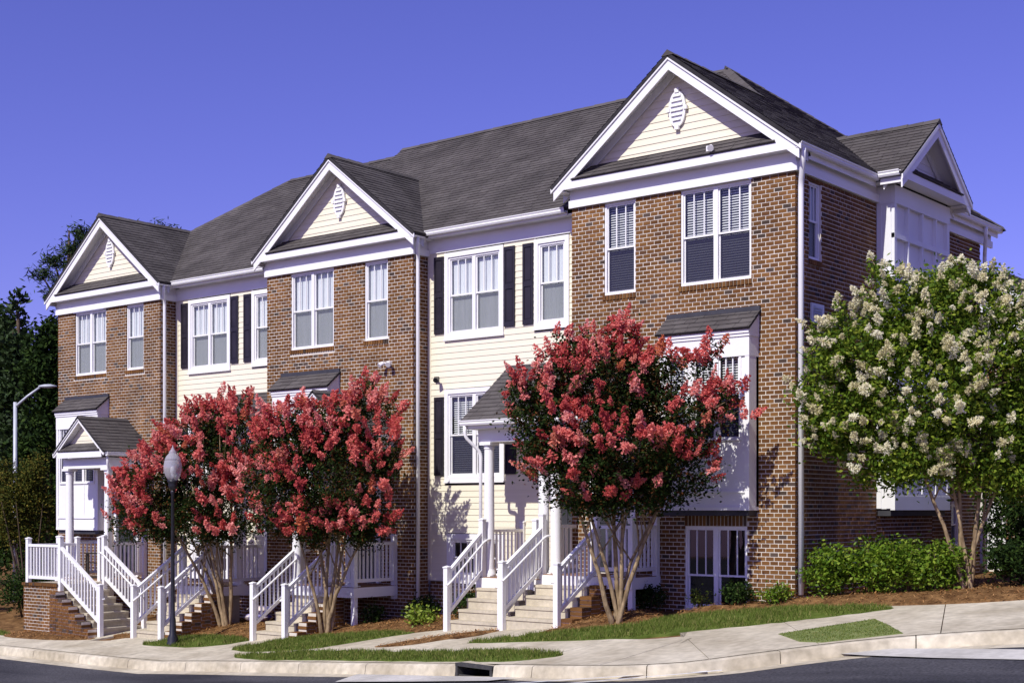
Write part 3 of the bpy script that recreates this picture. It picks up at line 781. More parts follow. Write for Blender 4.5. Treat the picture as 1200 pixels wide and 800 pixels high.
def railing(parent, a, b, h=.90, low=.13, pitch=.115, posts=((0, 0), (0, 0)), handrail=None, up=1.05):
    """rails and balusters from foot point a to foot point b; posts = (how far each end post goes below its foot, or None)"""
    a = Vector(a); b = Vector(b); L = math.hypot(b.x - a.x, b.y - a.y)
    zt = Vector((0, 0, h)); zl = Vector((0, 0, low))
    R_ = MB().bar(a + zt, b + zt, .075, .06).build('railing', M['white'], parent)
    MB().bar(a + zl, b + zl, .06, .07).build('bottom_rail', M['white'], R_)
    n = max(2, int(L / pitch)); me = None; t = (b - a)
    for i in range(1, n):
        p = a + t * (i / n); w = .017
        if me is None:
            tb = MB().box(Mw, -w, w, -w, w, low, h)
            me = bpy.data.meshes.new('baluster'); me.from_pydata(tb.v, [], tb.f); me.materials.append(M['white'])
        o = bpy.data.objects.new('baluster', me); COL.objects.link(o); o.parent = R_; o.location = p - wpos(R_)
    for p, q in zip((a, b), posts):
        if q is not None: post(R_, p.x, p.y, p.z - q[0], p.z + up + q[1])
    if handrail is not None:
        s = Vector(handrail); hz = Vector((0, 0, h - .17))
        d = (b - a).normalized(); dh = Vector((d.x, d.y, 0)).normalized()
        pts = [a + s + hz - dh * .16 + Vector((0, 0, .02)), a + s + hz - dh * .05 + Vector((0, 0, .01)), a + s + hz + d * .06, b + s + hz - d * .04, b + s + hz + dh * .06 + Vector((0, 0, -.03))]
        hb = MB().tube([pts[0] - s * .9 + Vector((0, 0, -.02))] + pts + [pts[-1] - s * .9 - dh * .03], .021, 8)
        hb.build('handrail', M['white'], R_, smooth=True)
    return R_

# ------------------------------------------------------------------ the townhouse row
F0 = front(0)
def bay_frieze(T, x0, x1, zt, R):
    for z0, z1, d in ((zt + .006, zt + .150, .060), (zt + .151, zt + .342, .020)):
        mb = MB(); mb.box(F0, x0 - .03, x1 + d, 0.001, d, z0, z1)
        mb.box(endw(x1), 0.0, R, 0.001, d - .003, z0, z1); mb.build('frieze_board', M['white'], T)
def bay_eaves(T, x0, x1, zt, xl, xr, R, gut=True):
    """side overhangs of a gable roof: soffit, fascia and the short gutter at its right foot"""
    for xa, xb in ((xl, x0), (x1, xr)):
        mb = MB(); mb.box(Mw, min(xa, xb) + .012, max(xa, xb) - .012, -.20, R, zt + .343, zt + .36); mb.build('eave_soffit', M['trim'], T)
    MB().box(Mw, xr - .11, xr - .08, -.205, R - .24, zt + .275, zt + .44).build('eave_fascia', M['white'], T)
    MB().box(Mw, xl + .0, xl + .03, -.205, R - .24, zt + .275, zt + .44).build('eave_fascia', M['white'], T)
    if gut: gutter(endw(xr - .08), -.25, .12, 0, zt + .335, T)
def oriel(T, u0, u1, dz):
    zb, zt = 1.61 + dz, 4.62 + dz; D = .33
    c = u1 - .66; hol = [(c - .50, c + .50, zb + 1.22, zb + 2.86), (u0 + .12, u0 + .58, zb + 1.22, zb + 2.86)]
    mb = MB()
    for a, b, e, g in rect_cells(u0, u1, zb, zt, hol): mb.box(F0, a, b, D - .05, D - .02, e, g)
    for a in (u0, u1 - .03): mb.box(F0, a, a + .03, 0, D - .05, zb, zt)
    mb.box(F0, u0 + .03, u1 - .03, .0, D - .05, zb, zb + .03); mb.box(F0, u0 + .03, u1 - .03, 0, D - .05, zt - .03, zt)
    O = mb.build('oriel_bay', M['white'], T)
    tr = MB()
    w = .085
    for a in (u0 - .004, u1 - w + .004): tr.box(F0, a, a + w, .002, D + .004, zb + .06, zt - .32)
    tr.box(F0, u0 - .008, u1 + .008, .0, D + .010, zt - .32, zt + .02); tr.box(F0, u0 - .02, u1 + .02, 0, D + .03, zt + .021, zt + .075)
    tr.box(F0, u0 + w, u1 - w, D - .02, D + .006, zb + .30, zb + .34)
    tr.box(F0, u0 - .006, u1 + .006, .0, D + .008, zb - .005, zb + .06)
    tr.box(F0, u1 - .14, u1 + .004, .002, .08, zb + .06, zt - .32)
    tr.build('oriel_trim', M['white'], O)
    for k in (1, 2): MB().box(F0, u0 + (u1 - u0) * k / 3 - .012, u0 + (u1 - u0) * k / 3 + .012, D - .02, D - .006, zb + .34, zb + 1.2).build('batten', M['white'], O)
    MB().box(F0, u0 + .03, u1 - .03, .0, D - .05, zb - .10, zb - .006).build('oriel_base', M['flashing'], O)
    window(front(-D + .012), T, c - .50, c + .50, zb + 1.22, zb + 2.86, d=.012, double=True, blinds='slat', deep=False)
    window(front(-D + .012), T, u0 + .12, u0 + .58, zb + 1.22, zb + 2.86, d=.012, double=False, blinds='slat', deep=False)
    ez = zt + .075
    # cheeks and boxed eave of the little roof
    ch = MB()
    for u in (u0 - .02, u1 - .01): ch.prism([F0(u, 0, ez), F0(u, D + .05, ez), F0(u, D + .05, ez + .09), F0(u, 0, ez + .43)], (.03, 0, 0))
    ch.box(F0, u0 + .01, u1 - .01, D + .02, D + .05, ez, ez + .09); ch.build('roof_cheek', M['white'], O)
    roof_plane([F0(u0 - .06, D + .10, ez + .085), F0(u1 + .06, D + .10, ez + .085), F0(u1 + .06, .004, ez + .44), F0(u0 - .06, .004, ez + .44)], T, 'oriel_roof', thick=.03)
    MB().box(F0, u0 - .05, u1 + .05, .002, .05, ez + .42, ez + .50).build('flashing', M['flashing'], O)
def panel_door(mp, T, u0, u1, z0, z1, mat='door'):
    fr = MB()
    for a, b in ((u0 - .10, u0), (u1, u1 + .10)): fr.box(mp, a, b, -.03, .05, z0, z1 + .12)
    fr.box(mp, u0, u1, -.03, .05, z1, z1 + .12); fr.build('door_frame', M['white'], T)
    d = MB().box(mp, u0, u1, -.09, -.05, z0, z1); m = (u0 + u1) / 2
    for a, b in ((u0 + .1, m - .05), (m + .05, u1 - .1)):
        for c, e in ((z0 + .2, z0 + .8), (z0 + .95, z1 - .45), (z1 - .35, z1 - .12)): d.box(mp, a, b, -.05, -.035, c, e)
    o = d.build('front_door', M[mat], T)
    MB().tube([mp(u1 - .07, -.05, z0 + 1.0), mp(u1 - .07, .01, z0 + 1.0)], .03, 8).build('handle', M['steel'], o)
def flood_light(T, mp, u, z, mat, twin=False):
    mb = MB().box(mp, u - .05, u + .05, .0, .05, z - .05, z + .05)
    for s in ((-1, 1) if twin else (1,)):
        mb.tube([mp(u, .05, z), mp(u + s * .07, .10, z + .01), mp(u + s * .10, .13, z - .01)], .02, 6)
        mb.tube([mp(u + s * .09, .11, z + .01), mp(u + s * .13, .20, z - .05)], [.035, .06], 8)
    mb.build('wall_light', mat, T)

def roof_section(T, x0, x1, ze, zr, left_hip=None):
    y0 = .14
    fr = [(x0, y0, ze), (x1, y0, ze), (x1, 4.6, zr)]
    bk = [(x0, 9.26, ze), (x1, 9.26, ze), (x1, 4.6, zr)]
    if left_hip is not None:
        fr.append((left_hip, 4.6, zr)); bk.append((left_hip, 4.6, zr))
        roof_plane([(x0, y0, ze), (x0, 9.26, ze), (left_hip, 4.6, zr)], T)
        ridge_cap((left_hip, 4.6, zr), (x1, 4.6, zr), T); ridge_cap((x0, y0, ze), (left_hip, 4.6, zr), T)
    else:
        fr.append((x0, 4.6, zr)); bk.append((x0, 4.6, zr)); ridge_cap((x0, 4.6, zr), (x1, 4.6, zr), T)
    roof_plane(fr, T); roof_plane(bk[::-1], T, shingles=False)
    MB().box(Mw, x1 - .05, x1 - .002, y0 + .3, 4.6, ze - .1, ze).build('party_wall', M['trim'], T)

def brick_house(label, x0, x1, zt, xc, hw, za, wins, dz, ori, zbase, sec, end=False, door=None, blinds='sheer', lower=None, single=0):
    T = thing('townhouse', label, 'townhouse', (x0, 0, zbase), 'townhouses in the brick and siding row')
    holes = [w[:4] for w in wins]
    if door: holes.append((door[0] - .10, door[1] + .10, door[2], door[3] + .12))
    if lower: holes.append(lower)
    sills = []
    for w in wins: sills.append((w[0] - .03, w[1] + .03, w[2] - .105, w[2]))
    if lower: sills.append((lower[0], lower[1], lower[3], lower[3] + .21))
    brick_wall(F0, x0, x1, zbase, zt, holes + sills, T, single=single)
    for s in sills: soldiers(F0, s[0], s[1], s[2] + .002, s[3] - .002, T, .018 if s[3] - s[2] < .15 else .004)
    for w in wins: window(F0, T, *w[:4], d=-.03, double=w[4], blinds=blinds)
    if lower: window(F0, T, *lower, d=-.03, double=True, blinds='none', split=.40)
    if door: panel_door(F0, T, *door)
    oriel(T, ori[0], ori[1], dz)
    R = .48
    if not end: brick_wall(endw(x1), .031, R + .02, zbase, zt, [], T, phase=.03)
    xl, xr = xc - hw, xc + hw
    bay_frieze(T, x0, x1, zt, R if not end else 9.2)
    if not end: bay_eaves(T, x0, x1, zt, xl, xr, R)
    ze, sl = gable(front(.12), T, xc, hw, zt, za, D=.36)
    y1 = (za - sec[2]) / ((sec[3] - sec[2]) / 4.46) + .14 + .1
    e = .06
    roof_plane([(xc, -.27, za), (xl - e, -.27, ze - sl * e), (xl - e, .3, ze - sl * e), (xc, y1, za)], T)
    if not end: roof_plane([(xc, -.27, za), (xr + e, -.27, ze - sl * e), (xr + e, .3, ze - sl * e), (xc, y1, za)], T)
    ridge_cap((xc, -.28, za), (xc, y1, za), T)
    if not end: downspout([(xr - .03, -.06, zt + .34), (xr - .03, -.06, zt + .20), (x1 + .055, .09, zt - .06), (x1 + .055, .09, zbase + .2)], T)
    return T

S_L, S_M, S_R = (-22.62, -13.73, 7.38, 10.83), (-13.73, -4.81, 7.555, 10.98), (-4.81, .25, 7.77, 11.13)

h1 = brick_house('brick townhouse at the far left end of the row beside the tall trees', -22.36, -17.80, 6.93, -20.06, 2.505, 9.35,
    [(-21.55, -20.14, 5.23, 6.925, True), (-19.24, -18.51, 5.24, 6.925, False)], -.52, (-21.92, -20.02), -1.35, S_L, door=(-19.62, -18.78, -.1, 2.0))
roof_section(h1, *S_L, left_hip=-18.04)
h2 = brick_house('brick townhouse in the middle of the row, its bay window roof showing above red blossom', -13.73, -9.03, 7.06, -11.37, 2.56, 9.50,
    [(-12.90, -11.48, 5.30, 7.055, True), (-10.50, -9.79, 5.33, 7.055, False)], -.42, (-13.15, -11.30), -1.15, S_M, door=(-10.95, -10.1, .02, 2.1))
roof_section(h2, *S_M)
flood_light(h2, F0, -9.72, 4.78, M['white'], True)
h3 = brick_house('largest brick townhouse, right corner of the row, with slatted blinds', -4.81, 0.0, 7.45, -2.44, 2.635, 9.94,
    [(-2.33, -.87, 5.70, 7.445, True), (-4.04, -3.33, 5.70, 7.445, False)], 0, (-2.55, -.72), -.55, S_R, end=True, door=(-4.25, -3.4, .42, 2.5), blinds='slat', lower=(-2.24, -.95, -.17, 1.32), single=300)
flood_light(h3, front(-.14), -1.62, 8.07, M['white'])

# right-hand section: front slope, hipped end face, end wall with its panelled box bay
zP = 11.13
roof_plane([(-4.83, .14, 7.77), (.20, .14, 7.77), (-4.03, 4.6, zP), (-4.83, 4.6, zP)], h3)
roof_plane([(-2.44, -.27, 9.94), (.24, -.27, 7.885), (.24, 3.02, 7.885), (-2.44, 3.02, 9.94)], h3)
roof_plane([(-2.44, 3.02, 9.94), (.24, 3.02, 7.885), (.24, 9.36, 7.885), (-4.03, 4.6, 11.16)], h3)
roof_plane([(.24, 9.36, 7.885), (-4.83, 9.36, 7.885), (-4.83, 4.6, zP), (-4.03, 4.6, zP)], h3, shingles=False)
roof_plane([(-4.84, .14, 7.76), (-4.84, 4.6, zP), (-4.84, 4.6, zP - .4), (-4.84, .14, 7.36)], h3, shingles=False)
ridge_cap((-4.83, 4.6, zP), (-4.03, 4.6, zP), h3); ridge_cap((-2.44, 3.02, 9.94), (-4.03, 4.6, 11.15), h3); ridge_cap((.24, 9.36, 7.885), (-4.03, 4.6, 11.15), h3)
E0 = endw(0.0)
ew = (.51, .96, 6.02, 7.385)
brick_wall(E0, .031, 3.27, -.4, 7.45, [ew, (ew[0] - .03, ew[1] + .03, ew[2] - .105, ew[2])], h3, phase=.05)
soldiers(E0, ew[0] - .03, ew[1] + .03, ew[2] - .103, ew[2] - .002, h3, .018)
window(E0, h3, *ew, d=-.03, double=False, blinds='sheer')
brick_wall(E0, 3.27, 5.95, -.4, 1.9, [], h3, phase=.05)
brick_wall(E0, 5.95, 8.60, -.4, 7.45, [(6.95, 7.40, .85, 1.75)], h3, phase=.05)
window(E0, h3, 6.95, 7.40, .85, 1.75, d=-.03, double=False, blinds='sheer')
MB().box(Mw, -22.3, -.02, 8.5, 8.6, -1.5, 7.6).build('rear_wall', M['mortar'], h3)
for ya, yb in ((-.20, 2.95), (6.20, 9.3)):
    MB().box(Mw, 0.035, .11, ya, yb, 7.752, 7.77).build('eave_soffit', M['trim'], h3)
    MB().box(Mw, .111, .135, ya - .005, yb, 7.69, 7.86).build('eave_fascia', M['white'], h3)
MB().box(Mw, -4.9, .10, 8.6, 9.3, 7.752, 7.77).build('eave_soffit', M['trim'], h3)
gutter(endw(.136), -.25, 2.90, 0, 7.785, h3); gutter(endw(.136), 6.24, 9.34, 0, 7.785, h3)
MB().box(Mw, -5.05, -4.83, -.20, .45, 7.752, 7.77).build('eave_soffit', M['trim'], h3)
downspout([(.20, -.10, 7.79), (.20, -.10, 7.62), (.075, .06, 7.22), (.075, .06, .15)], h3, .05)
downspout([(.20, 8.4, 7.79), (.20, 8.4, 7.62), (.075, 8.66, 7.2), (.075, 8.66, .3)], h3)
# louvred vent plate on the end wall
vp = MB().box(E0, .54, 1.03, .0, .03, 4.91, 5.25).build('wall_vent', M['trim'], h3)
vs = MB()
for i in range(5): vs.quad(E0(.62, .045, 4.97 + i * .048), E0(.95, .045, 4.97 + i * .048), E0(.95, .031, 5.01 + i * .048), E0(.62, .031, 5.01 + i * .048))
vs.build('louvre', M['steel'], vp)
# box bay on the end wall
bx = MB().box(Mw, 0.002, .28, 3.27, 5.95, 1.63, 7.762).build('box_bay', M['trim'], h3)
tr = MB(); EB = endw(.28)
for k in range(5):
    u = 3.27 + (5.95 - 3.27) * k / 4; w = .11 if k in (0, 4) else .06
    a = u if k == 0 else (u - w if k == 4 else u - w / 2)
    tr.box(EB, a, a + w, 0, .080, 1.9, 7.42)
for z in (1.88, 2.35, 3.2, 4.05, 4.9, 5.55, 6.19, 6.81): tr.box(EB, 3.27, 5.95, .001, .086, z - .045, z + .045)
tr.box(EB, 3.262, 5.958, .0, .092, 7.42, 7.762); tr.box(EB, 3.262, 5.958, 0, .092, 1.61, 1.88)
FS = front(3.27)
tr.box(FS, .004, .10, .0, .012, 1.64, 7.40); tr.box(FS, .004, .31, .0, .014, 7.42, 7.76); tr.box(FS, .20, .30, 0, .012, 1.64, 7.40)
tr.build('box_bay_trim', M['trim'], bx)
MB().box(Mw, .01, .27, 3.30, 5.92, 1.50, 1.628).build('box_bay_base', M['flashing'], bx)
gable(endw(.285), h3, 4.57, 1.68, 7.45, 9.18, D=.40, lit='trim', vent=False, dw=.095)
rs = (9.18 - 7.91) / 1.68
for sg in (-1, 1):
    ye = 4.57 + sg * 1.74
    roof_plane([(.71, 4.57, 9.18), (.71, ye, 7.91 - rs * .06), (.15, ye, 7.91 - rs * .06), (-1.55, 4.57, 9.18)], h3)
    gutter(front(ye + .05) if sg < 0 else (lambda u, d, z: (u, ye - .05 + d, z)), .25, .66, 0, 7.82, h3)
    ya, yb = sorted((4.57 + sg * 1.62, 4.57 + sg * 1.34))
    MB().box(Mw, .03, .65, ya, yb, 7.765, 7.78).build('eave_soffit', M['trim'], h3)
    ya, yb = sorted((ye + .05 * -sg, ye + .08 * -sg))
    MB().box(Mw, .25, .655, ya, yb, 7.70, 7.88).build('eave_fascia', M['white'], h3)
ridge_cap((.72, 4.57, 9.18), (-1.55, 4.57, 9.18), h3)

def siding_house(label, x0, x1, dx, dz, zbase, R, dzt):
    """boarded house set back between two brick ones; dx and dz shift it from the right-hand one"""
    T = thing('townhouse', label, 'townhouse', (x0, 0, zbase), 'townhouses in the brick and siding row')
    FR = front(R); q = lambda a, b, c, d: (a + dx, b + dx, c + dz, d + dz)
    A = (-8.53 + dx, -6.90 + dx, 5.25 + dzt, 7.085 + dzt); B = (-6.09 + dx, -5.21 + dx, 5.28 + dzt, 7.085 + dzt)
    Cw = q(-8.53, -6.88, 2.22, 4.18); Dw = q(-8.46, -6.9, .10, 1.11); dr = q(-5.52, -4.98, .32, 2.42)
    holes = [A, B, Cw, Dw, (dr[0] - .1, dr[1] + .1, dr[2], dr[3] + .12)]
    zt = 7.12 + dzt
    siding(FR, [(x0 + .09, .10 + dz), (x1, .10 + dz), (x1, zt), (x0 + .09, zt)], holes, T)
    MB().box(FR, x0 + .005, x0 + .09, -.01, .026, .10 + dz, zt).build('corner_board', M['cream'], T)
    MB().box(FR, x0, x1, -.3, -.18, zbase, 7.6 + dzt).build('wall_core', M['dark'], T)
    brick_wall(front(R + .03), x0 + .02, x1, zbase, .09 + dz, [Dw], T)
    window(FR, T, *A, d=.02, double=True, trim=.10, blinds='sheer', deep=False); window(FR, T, *B, d=.02, double=False, trim=.10, blinds='sheer', deep=False)
    window(FR, T, *Cw, d=.02, double=True, trim=.10, blinds='slat', deep=False); window(FR, T, *Dw, d=.02, double=True, trim=.12, blinds='none', deep=False)
    for a, b in ((-8.83, -8.56), (-6.88, -6.60), (-6.39, -6.12)): shutter(FR, T, a + dx, b + dx, 5.385 + dzt, 7.03 + dzt)
    for a, b in ((-8.83, -8.56), (-6.86, -6.57)): shutter(FR, T, a + dx, b + dx, 2.35 + dz, 4.03 + dz)
    panel_door(FR, T, *dr)
    zf = 7.42 + dzt
    MB().box(FR, x0 + .004, x1 - .004, .0, .036, zt - .003, zf).build('frieze_board', M['white'], T)
    MB().box(Mw, x0 + .21, x1 - .02, .23, R, zf, zf + .018).build('eave_soffit', M['trim'], T)
    MB().box(Mw, x0 + .22, x1 - .26, .20, .228, zf - .015, zf + .12).build('eave_fascia', M['white'], T)
    gutter(front(.20), x0 + .24, x1 - .27, 0, zf + .03, T)
    return T
s2 = siding_house('cream boarded townhouse with dark shutters, right of the middle brick house', -9.03, -4.81, 0, 0, -.95, .48, 0)
flood_light(s2, front(.46), -8.75, 4.42, M['blackmetal'])
s1 = siding_house('cream boarded townhouse with dark shutters, left of the middle brick house', -17.80, -13.73, -8.74, -.17, -1.25, .50, -.17)
flood_light(s1, front(.48), -17.35, 4.10, M['blackmetal']); flood_light(s1, front(.48), -15.75, 4.10, M['blackmetal'])

# ------------------------------------------------------------------ porches
def deck(T, x0, x1, y0, y1, z):
    n = int((y1 - y0) / .14)
    for i in range(n): MB().box(Mw, x0, x1, y0 + (y1 - y0) * i / n + .003, y0 + (y1 - y0) * (i + 1) / n - .003, z - .03, z).build('deck_board', M['wood'], T)
    mb = MB().box(Mw, x0, x1, y0 - .03, y0 - .001, z - .22, z - .012); mb.box(Mw, x0 - .03, x0 - .001, y0 - .03, y1, z - .22, z - .012); mb.box(Mw, x1 + .001, x1 + .03, y0 - .03, y1, z - .22, z - .012)
    mb.build('deck_skirt', M['white'], T)
def shed_porch(label, x0, x1, cols, R, dz, zfl, decks, y0=-.92):
    T = thing('porch', label, 'porch', (x0, 0, zfl), 'lean-to porches on the boarded houses')
    ey, ez, tz = -1.03, 3.37 + dz, 4.57 + dz
    roof_plane([(x0, ey, ez), (x1, ey, ez), (x1, R, tz), (x0, R, tz)], T, thick=.05)
    MB().box(Mw, x0 + .04, x1 - .04, ey + .03, ey + .06, ez - .16, ez - .03).build('eave_fascia', M['white'], T)
    gutter(front(ey + .03), x0 + .02, x1 - .02, 0, ez - .10, T)
    MB().box(Mw, x0 + .10, x1 - .10, ey + .061, R, ez - .17, ez - .155).build('porch_ceiling', M['trim'], T)
    for x in (x0 + .04, x1 - .07):
        MB().prism([(x, ey + .06, ez - .15), (x, R, ez - .15), (x, R, tz - .07), (x, ey + .06, ez - .05)], (.03, 0, 0)).build('gable_cheek', M['white'], T)
    MB().box(Mw, x0 + .22, x1 - .15, -.76, -.54, ez - .42, ez - .171).build('porch_beam', M['white'], T)
    MB().box(Mw, x0 + .22, x0 + .42, -.535, R, ez - .42, ez - .171).build('porch_beam', M['white'], T)
    for c, zc in cols: column(T, c, -.65, zc, ez - .42)
    downspout([(x0 + .12, ey - .02, ez - .10), (x0 + .12, ey - .02, ez - .32), (x0 + .30, -.78, ez - .62), (x0 + .30, -.78, zfl + .1)], T, .035)
    for d in decks: deck(T, d[0], d[1], y0, d[3], d[2])
    return T
p2 = shed_porch('grey lean-to porch on white columns beside the largest brick house', -6.77, -3.05, ((-6.36, .3), (-4.99, .3), (-4.70, .4), (-3.2, .4)), .48, 0, .3, [(-6.42, -4.86, .30, .46), (-4.80, -2.78, .40, -.02)])
railing(p2, (-6.38, -.52, .30), (-6.38, .45, .30), posts=(None, (.0, 0)))
railing(p2, (-4.83, -.52, .40), (-4.83, -.04, .40), posts=(None, None)); railing(p2, (-4.70, -.70, .40), (-4.70, -.04, .40), posts=(None, None))
railing(p2, (-3.50, -.86, .40), (-2.82, -.86, .40), posts=(None, (.9, 0))); railing(p2, (-2.82, -.82, .40), (-2.82, -.06, .40), posts=(None, (.3, 0)))
p1 = shed_porch('grey lean-to porch half hidden behind the widest red tree', -15.42, -13.80, ((-15.05, -.13), (-13.98, -.13)), .50, -.12, -.13, [(-15.10, -13.85, -.13, .46)], -1.42)
railing(p1, (-13.90, -1.36, -.13), (-13.90, -.04, -.13), posts=((.9, 0), None))

def gable_porch(label, uc, za, zfl, x0, x1, yd):
    T = thing('porch', label, 'porch', (uc, 0, zfl), 'gabled porches on the brick houses')
    Y = -1.25; FG = front(Y); hw = 1.06; zt = za - 1.03
    ze, sl = gable(FG, T, uc, hw, zt, za, D=.20, small=True, vent=False)
    for sg in (-1, 1):
        xe = uc + sg * (hw + .05)
        roof_plane([(uc, Y - .23, za), (xe, Y - .23, ze - sl * .05), (xe, -.004, ze - sl * .05), (uc, -.004, za)], T, thick=.04, course=.13)
        mp = endw(xe - .02) if sg > 0 else (lambda u, d, z, xe=xe: (xe + .02 - d, u, z))
        gutter(mp, Y - .17, -.02, 0, ze - .15, T)
        bx0, bx1 = sorted((uc + sg * (hw - .08), uc + sg * (hw - .30)))
        MB().box(Mw, bx0, bx1, Y + .201, -.01, zt - .26, zt).build('porch_beam', M['white'], T)
        column(T, uc + sg * .84, Y + .10, zfl, zt - .26)
    MB().box(Mw, uc - hw + .08, uc + hw - .08, Y, Y + .20, zt - .26, zt).build('porch_beam', M['white'], T)
    MB().box(Mw, uc - hw + .30, uc + hw - .30, Y + .20, -.01, zt - .03, zt - .012).build('porch_ceiling', M['trim'], T)
    ridge_cap((uc, Y - .22, za), (uc, -.02, za), T, .2, .035)
    downspout([(uc + hw - .02, Y - .06, ze - .15), (uc + hw - .02, Y - .06, ze - .30), (uc + .95, Y + .02, ze - .52), (uc + .95, Y + .02, zfl + .1)], T, .035)
    deck(T, x0, x1, yd, -.02, zfl)
    return T
g1 = gable_porch('small white gabled porch at the far left end of the row', -19.2, 3.96, -.13, -20.25, -18.35, -1.40)
railing(g1, (-18.40, -1.36, -.13), (-18.40, -.05, -.13), posts=((1.0, 0), (.3, 0))); railing(g1, (-20.2, -1.36, -.13), (-20.2, -.05, -.13), posts=((1.0, 0), (.3, 0)))
railing(g1, (-20.2, -.30, -.13), (-19.75, -.30, -.13), posts=(None, None))
g2 = gable_porch('white gabled porch behind the red blossom on the middle brick house', -10.57, 4.14, 0.0, -11.55, -9.50, -1.30)
railing(g2, (-10.36, -1.24, 0), (-9.55, -1.24, 0), posts=(None, (1.05, 0))); railing(g2, (-9.55, -1.20, 0), (-9.55, -.05, 0), posts=(None, (.3, 0)))

# ------------------------------------------------------------------ front stairs
def stair(label, mp, a0, a1, run, zt, zb, n, left=True, right=True, cheek='right', hand=True, low=(0, 0), extra=0.0):
    """mp(a, b, z): a across, b outwards from the top; n risers"""
    T = thing('front_stair', label, 'front stairs', mp((a0 + a1) / 2, run, zb), 'front stairs up to the porches')
    rh = (zt - zb) / n; tr_ = run / (n - 1)
    for i in range(n):
        z1 = zt - rh * i - .004; b1 = tr_ * i
        mb = MB()
        if i == 0: mb.box(mp, a0 + .02, a1 - .02, -.32 - extra, 0, zb - .3, z1)
        else: mb.box(mp, a0 + .02, a1 - .02, b1 - tr_ + .001, b1, zb - .3, z1); mb.box(mp, a0 + .021, a1 - .021, b1 + .0005, b1 + .02, z1 - .05, z1 - .0015)
        mb.build('step', M['step'], T)
    def cheekwall(a, w):
        for i in range(1, n):
            z1 = zt - rh * (i - 1) - .16; b0, b1 = tr_ * (i - 1), tr_ * i
            mo = MB().box(mp, a + .012, a + w - .012, b0, b1 - .012, zb - .3, z1 - .012); mo.build('mortar_bed', M['mortar'], T)
            mb = MB(); k = 0; z = z1
            while z > zb - .1:
                # along the side and across the end
                off = 0 if k % 2 else BL / 2; b = b0 - off
                while b < b1 - .02:
                    p, q2 = max(b + .006, b0), min(b + BL - .007, b1)
                    if q2 - p > .02: mb.box(mp, a, a + w, p, q2, z - BC + .012, z, True)
                    b += BL
                z -= BC; k += 1
            mb.build('brickwork', M['brick'], T, 'stuff')
    if cheek in ('right', 'both'): cheekwall(a1 + .03, .26)
    if cheek in ('left', 'both'): cheekwall(a0 - .29, .26)
    ft = zt + .0; fb = zb + rh
    for on, a, s in ((left, a0, .075), (right, a1, -.075)):
        if not on: continue
        A = mp(a, .02, ft); B = mp(a, run + .06, fb - rh * .05)
        hs = Vector(mp(a + s, 0, 0)) - Vector(mp(a, 0, 0))
        railing(T, A, B, h=.88, low=.13, posts=((.16, .06), (rh + .10, -.05)), handrail=hs if hand else None)
    return T
def out_y(yt): return lambda a, b, z: (a, yt - b, z)
st2 = stair('concrete front stair behind the lamp post with white railings', out_y(-1.40), -15.0, -14.0, 1.35, -.13, -1.28, 6, extra=.5)
st3 = stair('concrete front stair in the middle, below the second red tree from the left', out_y(-.98), -11.42, -10.42, 1.34, 0.0, -1.12, 6)
stA = stair('concrete front stair left of the paired stairs, under the lean-to porch eave', out_y(-.84), -6.36, -5.02, 1.0, .30, -.68, 5, cheek='none')
stB = stair('concrete front stair beside the rightmost red tree, with a stepped brick side', out_y(-.84), -4.86, -3.60, 1.16, .40, -.53, 5)
def out_x(xt): return lambda a, b, z: (xt + b, a, z)
st1 = stair('stair descending sideways from the brick landing at the far left end', out_x(-17.72), -2.92, -1.72, 1.55, -.14, -1.27, 7, cheek='left')
# brick landing of the far left stair
L1 = thing('stair_landing', 'square brick landing with a white railing at the far left end', 'stair landing', (-18.5, -2.3, -1.4))
FL = front(-2.95)
brick_wall(FL, -19.25, -17.72, -1.7, -.20, [], L1); MB().box(Mw, -19.24, -17.74, -2.82, -1.42, -1.7, -.25).build('landing_core', M['mortar'], L1)
cp = MB(); n = 20
for i in range(n): cp.box(Mw, -19.28 + 1.56 * i / n + .004, -19.28 + 1.56 * (i + 1) / n - .004, -2.98, -2.70, -.205, -.14)
cp.build('rowlock_cap', M['brick'], L1, 'stuff')
MB().box(Mw, -19.26, -17.73, -2.69, -1.42, -.20, -.145).build('landing_slab', M['step'], L1)
railing(L1, (-19.17, -2.86, -.14), (-17.80, -2.86, -.14), posts=((0, 0), None)); railing(L1, (-19.17, -2.80, -.14), (-19.17, -1.5, -.14), posts=(None, (0, 0)))

